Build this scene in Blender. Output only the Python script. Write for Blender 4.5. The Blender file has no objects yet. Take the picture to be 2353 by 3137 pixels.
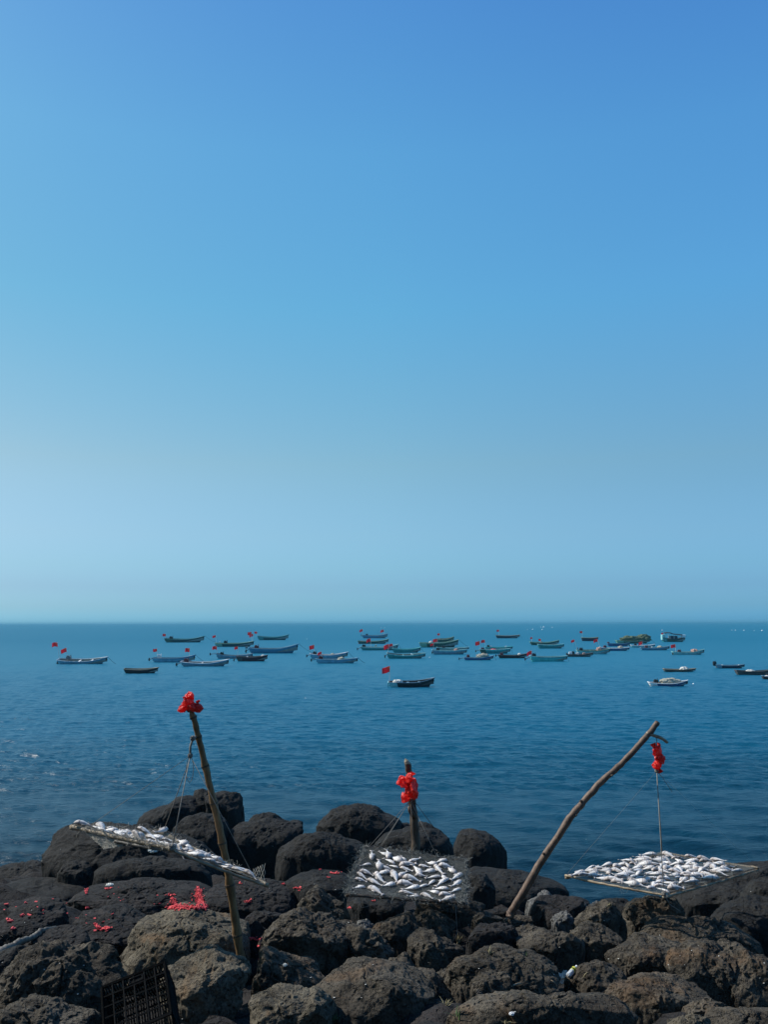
import bpy, bmesh, math, random
import numpy as np
from mathutils import Vector, Matrix
from mathutils.bvhtree import BVHTree

R_ = math.radians
scene = bpy.context.scene
COL = scene.collection
random.seed(7)
rng = np.random.default_rng(7)

# ------------------------------------------------------------------ camera
IMW, IMH, F = 2353.0, 3137.0, 2600.0
CAMH = 6.0
PITCH = math.atan(339.0 / F)
ROLL = R_(-0.2)
cam_d = bpy.data.cameras.new("camera")
cam = bpy.data.objects.new("camera", cam_d)
COL.objects.link(cam)
cam_d.sensor_fit = 'VERTICAL'
cam_d.sensor_height = 36.0
cam_d.sensor_width = 36.0 * IMW / IMH
cam_d.lens = 36.0 * F / IMH
cam_d.clip_start = 0.1
cam_d.clip_end = 60000.0
CAMLOC = Vector((0, 0, CAMH))
CROT = (Matrix.Rotation(math.pi / 2 + PITCH, 3, 'X') @ Matrix.Rotation(ROLL, 3, 'Z'))
cam.matrix_world = Matrix.Translation(CAMLOC) @ CROT.to_4x4()
scene.camera = cam

def ray(u, v):
    return CROT @ Vector(((u - IMW / 2) / F, (IMH / 2 - v) / F, -1.0))

def at_y(u, v, y):
    d = ray(u, v)
    return CAMLOC + d * (y / d.y)

def at_z(u, v, z):
    d = ray(u, v)
    return CAMLOC + d * ((z - CAMH) / d.z)

# ------------------------------------------------------------------ sky + sun
SUN_EL, SUN_AZ = R_(43), R_(-74)          # azimuth from +Y (out to sea), negative = to the left
sdir = Vector((math.sin(SUN_AZ) * math.cos(SUN_EL), math.cos(SUN_AZ) * math.cos(SUN_EL), math.sin(SUN_EL)))
sun_d = bpy.data.lights.new("sun", 'SUN')
sun_d.energy = 5.0
sun_d.angle = R_(0.53)
sun_d.color = (1.0, 0.955, 0.88)
sun = bpy.data.objects.new("sun", sun_d)
COL.objects.link(sun)
sun.rotation_euler = sdir.to_track_quat('Z', 'Y').to_euler()
sun.location = (-20, 20, 40)

world = bpy.data.worlds.new("World")
scene.world = world
world.use_nodes = True
nt = world.node_tree
nt.nodes.clear()
out = nt.nodes.new('ShaderNodeOutputWorld')
bg = nt.nodes.new('ShaderNodeBackground')
sky = nt.nodes.new('ShaderNodeTexSky')
sky.sky_type = 'NISHITA'
sky.sun_disc = False
sky.sun_elevation = SUN_EL
sky.sun_rotation = SUN_AZ
sky.air_density = 1.0
sky.dust_density = 1.0
sky.ozone_density = 2.0
# the physical sky is graded by elevation: haze near the sea, a clean cyan-blue above
tcw = nt.nodes.new('ShaderNodeTexCoord')
sepw = nt.nodes.new('ShaderNodeSeparateXYZ')
nt.links.new(tcw.outputs['Generated'], sepw.inputs[0])
rw_ = nt.nodes.new('ShaderNodeValToRGB')
SKYG = [(0.0, (0.30, 0.88, 1.66)), (0.006, (0.30, 0.83, 1.57)), (0.018, (0.305, 0.695, 1.24)), (0.041, (0.305, 0.585, 0.98)), (0.065, (0.345, 0.615, 0.885)), (0.1, (0.415, 0.65, 0.82)), (0.184, (0.515, 0.735, 0.74)),
        (0.27, (0.485, 0.835, 0.84)), (0.355, (0.442, 0.927, 0.952)), (0.504, (0.445, 0.97, 1.08)), (0.623, (0.39, 0.86, 1.12)), (0.72, (0.3, 0.66, 0.95)), (1.0, (0.2, 0.42, 0.66))]
el_ = rw_.color_ramp.elements
while len(el_) < len(SKYG): el_.new(0.5)
for e_, (p_, c_) in zip(el_, SKYG):
    e_.position = p_
    e_.color = (c_[0] * 1.12, c_[1] * 1.12, c_[2] * 1.12, 1)
nt.links.new(sepw.outputs['Z'], rw_.inputs[0])
mixw = nt.nodes.new('ShaderNodeMix'); mixw.data_type = 'RGBA'; mixw.blend_type = 'MULTIPLY'
mixw.inputs[0].default_value = 1.0
nt.links.new(sky.outputs[0], mixw.inputs[6]); nt.links.new(rw_.outputs[0], mixw.inputs[7])
bg.inputs['Strength'].default_value = 0.15
rx_ = nt.nodes.new('ShaderNodeValToRGB')
mrx = nt.nodes.new('ShaderNodeMapRange')
mrx.inputs[1].default_value = -1.0; mrx.inputs[2].default_value = 1.0
nt.links.new(sepw.outputs['X'], mrx.inputs[0]); nt.links.new(mrx.outputs[0], rx_.inputs[0])
ex_ = rx_.color_ramp.elements
ex_.new(0.5); ex_.new(0.6)
for e_, (p_, c_) in zip(ex_, [(0.0, (0.62, 0.5, 0.45)), (0.29, (0.91, 0.81, 0.775)), (0.5, (1, 1, 1)), (0.71, (1.03, 1.06, 1.18))]):
    e_.position = p_; e_.color = (*c_, 1)
mixx = nt.nodes.new('ShaderNodeMix'); mixx.data_type = 'RGBA'; mixx.blend_type = 'MULTIPLY'
mixx.inputs[0].default_value = 1.0
nt.links.new(mixw.outputs[2], mixx.inputs[6]); nt.links.new(rx_.outputs[0], mixx.inputs[7])
# low in the haze the sky is paler on the sun's side and greyer away from it
rl_ = nt.nodes.new('ShaderNodeValToRGB')
nt.links.new(mrx.outputs[0], rl_.inputs[0])
el2 = rl_.color_ramp.elements
el2.new(0.5); el2.new(0.6)
for e_, (p_, c_) in zip(el2, [(0.0, (1.25, 1.15, 1.15)), (0.29, (1.18, 1.12, 1.10)), (0.5, (1.02, 0.99, 0.96)), (0.71, (0.85, 0.88, 0.83))]):
    e_.position = p_; e_.color = (*c_, 1)
mrz = nt.nodes.new('ShaderNodeMapRange')
mrz.inputs[1].default_value = 0.16; mrz.inputs[2].default_value = 0.37; mrz.inputs[3].default_value = 1.0; mrz.inputs[4].default_value = 0.0
nt.links.new(sepw.outputs['Z'], mrz.inputs[0])
mixl = nt.nodes.new('ShaderNodeMix'); mixl.data_type = 'RGBA'; mixl.blend_type = 'MULTIPLY'
nt.links.new(mrz.outputs[0], mixl.inputs[0])
nt.links.new(mixx.outputs[2], mixl.inputs[6]); nt.links.new(rl_.outputs[0], mixl.inputs[7])
nt.links.new(mixl.outputs[2], bg.inputs['Color'])
nt.links.new(bg.outputs[0], out.inputs['Surface'])

vs = scene.view_settings
vs.view_transform = 'Standard'
vs.look = 'None'
vs.exposure = 0.0
vs.gamma = 1.0
vs.use_curve_mapping = False

# ------------------------------------------------------------------ helpers
def tag(o, label=None, cat=None, group=None, kind=None):
    if label: o['label'] = label
    if cat: o['category'] = cat
    if group: o['group'] = group
    if kind: o['kind'] = kind
    return o

def empty(name, loc, label, cat, group=None, rot=None):
    o = bpy.data.objects.new(name, None)
    o.empty_display_size = 0.2
    COL.objects.link(o)
    o.location = loc
    if rot: o.rotation_euler = rot
    return tag(o, label, cat, group)

class MB:
    """collects shapes for ONE mesh object"""
    def __init__(self):
        self.v, self.f, self.m, self.n = [], [], [], 0
    def add(self, verts, faces, mat=0):
        verts = np.asarray(verts, float).reshape(-1, 3)
        self.v.append(verts)
        k = self.n
        for f in faces:
            self.f.append(tuple(int(i) + k for i in f))
            self.m.append(mat)
        self.n += len(verts)
        return self
    def box(self, c, s, mat=0, rot=None):
        p = np.array([(x, y, z) for x in (-.5, .5) for y in (-.5, .5) for z in (-.5, .5)]) * np.array(s)
        if rot is not None:
            p = p @ np.array(rot.to_3x3()).T
        return self.add(p + np.array(c), [(0, 1, 3, 2), (4, 6, 7, 5), (0, 4, 5, 1), (2, 3, 7, 6), (0, 2, 6, 4), (1, 5, 7, 3)], mat)
    def tube(self, pts, rad, sides=6, mat=0, caps=True):
        P = [Vector(p) for p in pts]
        n = len(P)
        rad = [rad] * n if np.isscalar(rad) else list(rad)
        t0 = (P[1] - P[0]).normalized()
        up = Vector((0, 0, 1)) if abs(t0.z) < 0.9 else Vector((1, 0, 0))
        a = t0.cross(up).normalized()
        vs_, fs = [], []
        for i in range(n):
            t = (P[min(i + 1, n - 1)] - P[max(i - 1, 0)]).normalized()
            a = (a - t * a.dot(t)).normalized()
            b = t.cross(a)
            for k in range(sides):
                an = 2 * math.pi * k / sides
                vs_.append(P[i] + (a * math.cos(an) + b * math.sin(an)) * rad[i])
        for i in range(n - 1):
            for k in range(sides):
                k2 = (k + 1) % sides
                fs.append((i * sides + k, i * sides + k2, (i + 1) * sides + k2, (i + 1) * sides + k))
        if caps:
            fs.append(tuple(range(sides - 1, -1, -1)))
            fs.append(tuple((n - 1) * sides + k for k in range(sides)))
        return self.add(vs_, fs, mat)
    def lathe(self, prof, sides=16, mat=0, M=None):
        vs_, fs = [], []
        for (r, z) in prof:
            for k in range(sides):
                an = 2 * math.pi * k / sides
                p = Vector((r * math.cos(an), r * math.sin(an), z))
                vs_.append(M @ p if M else p)
        n = len(prof)
        for i in range(n - 1):
            for k in range(sides):
                k2 = (k + 1) % sides
                fs.append((i * sides + k, i * sides + k2, (i + 1) * sides + k2, (i + 1) * sides + k))
        fs.append(tuple(range(sides - 1, -1, -1)))
        fs.append(tuple((n - 1) * sides + k for k in range(sides)))
        return self.add(vs_, fs, mat)
    def build(self, name, mats, parent=None, origin=None, smooth=False):
        v = np.concatenate(self.v)
        if origin is not None:
            v = v - np.array(origin)
        return mk(name, v, self.f, mats, parent, origin if parent is None else None, smooth, self.m)

def mk(name, v, faces, mats, parent=None, loc=None, smooth=False, midx=None):
    me = bpy.data.meshes.new(name)
    me.from_pydata([tuple(p) for p in v], [], faces)
    if not isinstance(mats, (list, tuple)):
        mats = [mats]
    for m in mats:
        me.materials.append(m)
    if midx is not None and len(mats) > 1:
        me.polygons.foreach_set('material_index', midx)
    if smooth:
        me.polygons.foreach_set('use_smooth', [True] * len(me.polygons))
    me.update()
    o = bpy.data.objects.new(name, me)
    COL.objects.link(o)
    if loc is not None: o.location = loc
    if parent is not None: o.parent = parent
    return o

def tri_obj(name, v, tris, mat, parent=None, loc=None, smooth=True):
    """fast path for big meshes"""
    me = bpy.data.meshes.new(name)
    nv, nf, k = len(v), len(tris), tris.shape[1]
    me.vertices.add(nv)
    me.vertices.foreach_set('co', np.ascontiguousarray(v, dtype=np.float32).ravel())
    me.loops.add(nf * k)
    me.loops.foreach_set('vertex_index', np.ascontiguousarray(tris, dtype=np.int32).ravel())
    me.polygons.add(nf)
    me.polygons.foreach_set('loop_start', np.arange(0, nf * k, k, dtype=np.int32))
    me.polygons.foreach_set('use_smooth', np.full(nf, smooth, dtype=bool))
    me.update(calc_edges=True)
    me.validate()
    me.materials.append(mat)
    o = bpy.data.objects.new(name, me)
    COL.objects.link(o)
    if loc is not None: o.location = loc
    if parent is not None: o.parent = parent
    return o

# numpy gradient noise
_perm = rng.permutation(256)
_perm = np.concatenate([_perm, _perm, _perm])
_grad = rng.normal(size=(256, 3))
_grad /= np.linalg.norm(_grad, axis=1)[:, None]
def gnoise(p):
    pi = np.floor(p).astype(int)
    pf = p - pi
    u = pf * pf * pf * (pf * (pf * 6 - 15) + 10)
    X, Y, Z = (pi[:, 0] & 255), (pi[:, 1] & 255), (pi[:, 2] & 255)
    def g(dx, dy, dz):
        h = _perm[_perm[_perm[X + dx] + Y + dy] + Z + dz]
        return (_grad[h] * (pf - np.array([dx, dy, dz]))).sum(1)
    lerp = lambda a, b, t: a + (b - a) * t
    x00 = lerp(g(0, 0, 0), g(1, 0, 0), u[:, 0]); x10 = lerp(g(0, 1, 0), g(1, 1, 0), u[:, 0])
    x01 = lerp(g(0, 0, 1), g(1, 0, 1), u[:, 0]); x11 = lerp(g(0, 1, 1), g(1, 1, 1), u[:, 0])
    return lerp(lerp(x00, x10, u[:, 1]), lerp(x01, x11, u[:, 1]), u[:, 2]) * 1.5
def fbm(p, oct=4, gain=0.5):
    s, a = 0, 1.0
    for i in range(oct):
        s = s + a * gnoise(p + 17.3 * i)
        p = p * 2.03
        a *= gain
    return s
def ridged(p, oct=3):
    s, a = 0, 1.0
    for i in range(oct):
        s = s + a * (1 - np.abs(gnoise(p + 9.1 * i)) * 2)
        p = p * 2.1
        a *= 0.5
    return s

# ------------------------------------------------------------------ materials
def mat_base(name):
    m = bpy.data.materials.new(name)
    m.use_nodes = True
    n = m.node_tree.nodes
    l = m.node_tree.links
    b = n['Principled BSDF']
    return m, n, l, b

def ramp(n, l, src, stops):
    r = n.new('ShaderNodeValToRGB')
    e = r.color_ramp.elements
    while len(e) < len(stops):
        e.new(0.5)
    for i, (p, c) in enumerate(stops):
        e[i].position = p
        e[i].color = (*c, 1) if len(c) == 3 else c
    l.new(src, r.inputs[0])
    return r

def noise(n, l, coord, scale, detail=4, rough=0.55, dist=0.0):
    t = n.new('ShaderNodeTexNoise')
    t.inputs['Scale'].default_value = scale
    t.inputs['Detail'].default_value = detail
    t.inputs['Roughness'].default_value = rough
    t.inputs['Distortion'].default_value = dist
    l.new(coord, t.inputs['Vector'])
    return t

def plain(name, col, rough=0.6, var=0.25, scale=6.0, metal=0.0, bump=0.0, spec=0.5):
    m, n, l, b = mat_base(name)
    tc = n.new('ShaderNodeTexCoord')
    t = noise(n, l, tc.outputs['Object'], scale, 5, 0.65)
    lo = tuple(c * (1 - var) for c in col)
    hi = tuple(min(1, c * (1 + var)) for c in col)
    r = ramp(n, l, t.outputs['Fac'], [(0.3, lo), (0.7, hi)])
    l.new(r.outputs[0], b.inputs['Base Color'])
    b.inputs['Roughness'].default_value = rough
    b.inputs['Metallic'].default_value = metal
    b.inputs['Specular IOR Level'].default_value = spec
    if bump:
        bp = n.new('ShaderNodeBump')
        bp.inputs['Strength'].default_value = bump
        bp.inputs['Distance'].default_value = 0.02
        t2 = noise(n, l, tc.outputs['Object'], scale * 4, 4)
        l.new(t2.outputs['Fac'], bp.inputs['Height'])
        l.new(bp.outputs[0], b.inputs['Normal'])
    return m

def rock_mat(name, stops, lichen=None, lichen_amt=0.0, rough=0.9, bump=1.0, pit=1.0):
    m, n, l, b = mat_base(name)
    g = n.new('ShaderNodeNewGeometry')
    co = g.outputs['Position']
    t1 = noise(n, l, co, 2.2, 8, 0.68, 0.4)
    r1 = ramp(n, l, t1.outputs['Fac'], stops)
    c = r1.outputs[0]
    # fine mineral speckle
    t2 = noise(n, l, co, 45, 5, 0.7)
    r2 = ramp(n, l, t2.outputs['Fac'], [(0.3, (0.45, 0.45, 0.45)), (0.68, (1.45, 1.45, 1.45))])
    mx = n.new('ShaderNodeMix'); mx.data_type = 'RGBA'; mx.blend_type = 'MULTIPLY'
    mx.inputs[0].default_value = 1.0
    l.new(c, mx.inputs[6]); l.new(r2.outputs[0], mx.inputs[7])
    c = mx.outputs[2]
    vx = n.new('ShaderNodeTexVoronoi'); vx.inputs['Scale'].default_value = 21  # round dark spots painted into the colour for the shade of small pits
    l.new(co, vx.inputs['Vector'])
    rx = ramp(n, l, vx.outputs['Distance'], [(0.14, (0.3, 0.3, 0.3)), (0.24, (1, 1, 1))])
    mx3 = n.new('ShaderNodeMix'); mx3.data_type = 'RGBA'; mx3.blend_type = 'MULTIPLY'
    mx3.inputs[0].default_value = 0.85 * pit
    l.new(c, mx3.inputs[6]); l.new(rx.outputs[0], mx3.inputs[7])
    c = mx3.outputs[2]
    if lichen:
        t3 = noise(n, l, co, 1.3, 6, 0.7, 0.8)
        r3 = ramp(n, l, t3.outputs['Fac'], [(0.55, (0, 0, 0)), (0.72, (lichen_amt,) * 3)])
        mx2 = n.new('ShaderNodeMix'); mx2.data_type = 'RGBA'
        l.new(r3.outputs[0], mx2.inputs[0])
        l.new(c, mx2.inputs[6]); mx2.inputs[7].default_value = (*lichen, 1)
        c = mx2.outputs[2]
    l.new(c, b.inputs['Base Color'])
    b.inputs['Roughness'].default_value = rough
    b.inputs['Specular IOR Level'].default_value = 0.25
    # bump: coarse grain + gas holes of two sizes + thin cracks
    t4 = noise(n, l, co, 14, 9, 0.72)
    wob = noise(n, l, co, 20, 3, 0.6)
    addv = n.new('ShaderNodeMix'); addv.data_type = 'RGBA'; addv.blend_type = 'LINEAR_LIGHT'
    addv.inputs[0].default_value = 0.03
    l.new(co, addv.inputs[6]); l.new(wob.outputs['Color'], addv.inputs[7])
    def pits(scale, thr):
        v = n.new('ShaderNodeTexVoronoi')
        v.inputs['Scale'].default_value = scale
        v.inputs['Randomness'].default_value = 1.0
        l.new(addv.outputs[2], v.inputs['Vector'])
        r = ramp(n, l, v.outputs['Distance'], [(thr * 0.35, (0, 0, 0)), (thr, (1, 1, 1))])
        return r
    p1, p2 = pits(16, 0.26), pits(34, 0.3)
    msk = noise(n, l, co, 3.1, 3, 0.6)
    mr = ramp(n, l, msk.outputs['Fac'], [(0.4, (0, 0, 0)), (0.6, (1, 1, 1))])
    cr = n.new('ShaderNodeTexVoronoi'); cr.feature = 'DISTANCE_TO_EDGE'
    cr.inputs['Scale'].default_value = 2.3
    wob2 = noise(n, l, co, 3.0, 6, 0.7)
    addc = n.new('ShaderNodeMix'); addc.data_type = 'RGBA'; addc.blend_type = 'LINEAR_LIGHT'
    addc.inputs[0].default_value = 0.22
    l.new(co, addc.inputs[6]); l.new(wob2.outputs['Color'], addc.inputs[7])
    l.new(addc.outputs[2], cr.inputs['Vector'])
    crr = ramp(n, l, cr.outputs['Distance'], [(0.0, (0, 0, 0)), (0.028, (1, 1, 1))])
    def math_(op, a, bb):
        q = n.new('ShaderNodeMath'); q.operation = op
        for i, x in enumerate((a, bb)):
            if isinstance(x, (int, float)): q.inputs[i].default_value = x
            else: l.new(x, q.inputs[i])
        return q.outputs[0]
    h = math_('MULTIPLY', t4.outputs['Fac'], 0.85)
    h = math_('ADD', h, math_('MULTIPLY', p1.outputs[0], 1.7 * pit))
    h = math_('ADD', h, math_('MULTIPLY', p2.outputs[0], 0.8 * pit))
    h = math_('ADD', h, math_('MULTIPLY', crr.outputs[0], 0.9))
    bp = n.new('ShaderNodeBump')
    bp.inputs['Strength'].default_value = bump
    bp.inputs['Distance'].default_value = 0.035
    l.new(h, bp.inputs['Height'])
    l.new(bp.outputs[0], b.inputs['Normal'])
    return m

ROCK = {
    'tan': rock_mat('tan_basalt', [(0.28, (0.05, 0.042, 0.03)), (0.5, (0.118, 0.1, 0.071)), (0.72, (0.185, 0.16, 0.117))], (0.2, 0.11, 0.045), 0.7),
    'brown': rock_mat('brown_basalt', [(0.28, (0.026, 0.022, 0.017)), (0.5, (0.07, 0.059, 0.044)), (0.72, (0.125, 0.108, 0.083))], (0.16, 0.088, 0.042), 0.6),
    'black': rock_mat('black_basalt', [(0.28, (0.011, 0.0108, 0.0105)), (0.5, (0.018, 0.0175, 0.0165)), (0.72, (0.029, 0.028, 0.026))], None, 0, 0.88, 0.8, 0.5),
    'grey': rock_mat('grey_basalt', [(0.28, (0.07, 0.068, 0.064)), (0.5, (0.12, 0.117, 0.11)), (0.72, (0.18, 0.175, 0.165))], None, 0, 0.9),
    'dust': rock_mat('dusty_basalt', [(0.28, (0.012, 0.011, 0.0105)), (0.5, (0.021, 0.019, 0.018)), (0.72, (0.042, 0.036, 0.034))], None, 0, 0.9, 0.9, 0.6),  # near-black shelf rock, its colour lowered further to put shade into the crevices
}

def water_mat():
    m, n, l, b = mat_base('sea_water')
    g = n.new('ShaderNodeNewGeometry')
    co = g.outputs['Position']
    # the bottom falls away from the shore: dark over the near rocks, clear teal blue further out
    sp = n.new('ShaderNodeSeparateXYZ'); l.new(co, sp.inputs[0])
    mp = n.new('ShaderNodeMapping'); l.new(co, mp.inputs[0]); mp.inputs['Scale'].default_value = (0.03, 0.05, 1)
    t = noise(n, l, mp.outputs[0], 1.0, 4, 0.6)
    ma = n.new('ShaderNodeMath'); ma.operation = 'MULTIPLY_ADD'
    l.new(t.outputs['Fac'], ma.inputs[0]); ma.inputs[1].default_value = 26.0; l.new(sp.outputs['Y'], ma.inputs[2])
    mr = n.new('ShaderNodeMapRange'); l.new(ma.outputs[0], mr.inputs[0])
    mr.inputs[1].default_value = 25.0; mr.inputs[2].default_value = 145.0
    r = ramp(n, l, mr.outputs[0], [(0.0, (0.001, 0.010, 0.018)), (0.08, (0.002, 0.022, 0.04)), (0.17, (0.003, 0.048, 0.088)), (0.28, (0.004, 0.085, 0.155)), (0.6, (0.004, 0.105, 0.186)), (1.0, (0.003, 0.126, 0.212))])
    l.new(r.outputs[0], b.inputs['Base Color'])
    m2 = n.new('ShaderNodeMapRange'); l.new(sp.outputs['Y'], m2.inputs[0])
    m2.inputs[1].default_value = 15.0; m2.inputs[2].default_value = 300.0; m2.inputs[3].default_value = 0.25; m2.inputs[4].default_value = 0.5
    l.new(m2.outputs[0], b.inputs['Roughness'])
    b.inputs['IOR'].default_value = 1.333
    b.inputs['Specular IOR Level'].default_value = 0.32
    mp1 = n.new('ShaderNodeMapping'); l.new(co, mp1.inputs[0]); mp1.inputs['Scale'].default_value = (0.5, 1.3, 1)
    a1 = noise(n, l, mp1.outputs[0], 4.6, 5, 0.6, 0.3)
    mp2 = n.new('ShaderNodeMapping'); l.new(co, mp2.inputs[0]); mp2.inputs['Scale'].default_value = (0.45, 1.1, 1)
    mp2.inputs['Rotation'].default_value = (0, 0, -0.2); mp1.inputs['Rotation'].default_value = (0, 0, 0.12)
    a2 = noise(n, l, mp2.outputs[0], 1.7, 4, 0.5, 0.2)
    ad = n.new('ShaderNodeMath'); ad.operation = 'MULTIPLY_ADD'
    l.new(a2.outputs['Fac'], ad.inputs[0]); ad.inputs[1].default_value = 1.1
    l.new(a1.outputs['Fac'], ad.inputs[2])
    bp = n.new('ShaderNodeBump'); bp.inputs['Strength'].default_value = 1.0; bp.inputs['Distance'].default_value = 0.075
    l.new(ad.outputs[0], bp.inputs['Height'])
    l.new(bp.outputs[0], b.inputs['Normal'])
    return m
SEA = water_mat()

def bamboo_mat(name, c0, c1, c2, stretch=(1, 1, 1)):
    m, n, l, b = mat_base(name)
    tc = n.new('ShaderNodeTexCoord')
    mp = n.new('ShaderNodeMapping'); l.new(tc.outputs['Object'], mp.inputs[0]); mp.inputs['Scale'].default_value = stretch
    t = noise(n, l, mp.outputs[0], 9, 7, 0.7, 0.5)
    r = ramp(n, l, t.outputs['Fac'], [(0.3, c0), (0.52, c1), (0.7, c2)])
    l.new(r.outputs[0], b.inputs['Base Color'])
    b.inputs['Roughness'].default_value = 0.6
    bp = n.new('ShaderNodeBump'); bp.inputs['Strength'].default_value = 0.5; bp.inputs['Distance'].default_value = 0.008
    t2 = noise(n, l, mp.outputs[0], 26, 5, 0.7)
    l.new(t2.outputs['Fac'], bp.inputs['Height']); l.new(bp.outputs[0], b.inputs['Normal'])
    return m

M = {}
M['bamboo'] = bamboo_mat('old_bamboo', (0.07, 0.036, 0.014), (0.21, 0.118, 0.046), (0.31, 0.19, 0.08), (2.5, 2.5, 0.6))
M['trunk'] = bamboo_mat('bare_branch', (0.035, 0.02, 0.012), (0.13, 0.078, 0.048), (0.22, 0.14, 0.09), (2.0, 2.0, 1.2))
M['post'] = bamboo_mat('dark_post_wood', (0.02, 0.014, 0.009), (0.07, 0.046, 0.028), (0.12, 0.082, 0.05), (2, 2, 0.7))
M['pale_bamboo'] = bamboo_mat('bleached_bamboo', (0.1, 0.068, 0.038), (0.3, 0.23, 0.145), (0.48, 0.4, 0.28))
M['rope'] = plain('weathered_rope', (0.2, 0.185, 0.16), 0.85, 0.3, 40)
M['net'] = plain('grey_fishing_net', (0.15, 0.16, 0.15), 0.8, 0.3, 30)
M['net_pale'] = plain('pale_fishing_net', (0.33, 0.31, 0.26), 0.8, 0.3, 30)
M['crate'] = plain('black_plastic', (0.0045, 0.005, 0.0055), 0.9, 0.3, 12, 0, 0, 0.1)
M['drift'] = bamboo_mat('driftwood', (0.05, 0.042, 0.034), (0.11, 0.096, 0.078), (0.19, 0.17, 0.145))
M['white'] = plain('white_paint', (0.75, 0.76, 0.76), 0.5, 0.1, 8)
M['paper'] = plain('white_paper', (0.75, 0.74, 0.66), 0.8, 0.15, 20)
M['black'] = plain('black_rubber', (0.016, 0.016, 0.018), 0.5, 0.3, 10)
M['engine_red'] = plain('dull_red_paint', (0.12, 0.02, 0.022), 0.5, 0.3, 10)
M['metal'] = plain('dull_metal', (0.22, 0.22, 0.23), 0.4, 0.3, 10, 0.6)
M['pole'] = plain('thin_bamboo', (0.7, 0.69, 0.64), 0.6, 0.15, 10)
M['blade'] = plain('grass_blade', (0.06, 0.10, 0.03), 0.6, 0.4, 10)
M['dryblade'] = plain('dry_grass', (0.35, 0.30, 0.16), 0.7, 0.3, 10)

def bag_mat():
    m, n, l, b = mat_base('red_plastic_film')
    tc = n.new('ShaderNodeTexCoord')
    t = noise(n, l, tc.outputs['Object'], 14, 5, 0.6, 0.6)
    r = ramp(n, l, t.outputs['Fac'], [(0.3, (0.85, 0.02, 0.016)), (0.7, (0.97, 0.09, 0.06))])
    l.new(r.outputs[0], b.inputs['Base Color'])
    b.inputs['Roughness'].default_value = 0.28
    tr = n.new('ShaderNodeBsdfTranslucent'); tr.inputs[0].default_value = (1.0, 0.07, 0.05, 1)
    mx = n.new('ShaderNodeMixShader'); mx.inputs[0].default_value = 0.45
    l.new(b.outputs[0], mx.inputs[1]); l.new(tr.outputs[0], mx.inputs[2])
    l.new(mx.outputs[0], n['Material Output'].inputs['Surface'])
    bp = n.new('ShaderNodeBump'); bp.inputs['Strength'].default_value = 0.8; bp.inputs['Distance'].default_value = 0.01
    t2 = noise(n, l, tc.outputs['Object'], 40, 4, 0.6, 1.0)
    l.new(t2.outputs['Fac'], bp.inputs['Height']); l.new(bp.outputs[0], b.inputs['Normal'])
    return m
M['bag'] = bag_mat()

def flag_mat():
    m, n, l, b = mat_base('red_flag_cloth')
    tc = n.new('ShaderNodeTexCoord')
    t = noise(n, l, tc.outputs['Object'], 3, 3, 0.6)
    r = ramp(n, l, t.outputs['Fac'], [(0.3, (0.82, 0.03, 0.045)), (0.7, (0.97, 0.065, 0.085))])
    l.new(r.outputs[0], b.inputs['Base Color'])
    b.inputs['Roughness'].default_value = 0.75
    tr = n.new('ShaderNodeBsdfTranslucent'); tr.inputs[0].default_value = (0.9, 0.03, 0.03, 1)
    mx = n.new('ShaderNodeMixShader'); mx.inputs[0].default_value = 0.45
    l.new(b.outputs[0], mx.inputs[1]); l.new(tr.outputs[0], mx.inputs[2])
    l.new(mx.outputs[0], n['Material Output'].inputs['Surface'])
    return m
M['flag'] = flag_mat()
M['star'] = plain('yellow_star', (0.75, 0.5, 0.05), 0.7, 0.1)
M['scrap'] = plain('red_firecracker_paper', (0.75, 0.075, 0.08), 0.75, 0.45, 60)

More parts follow.
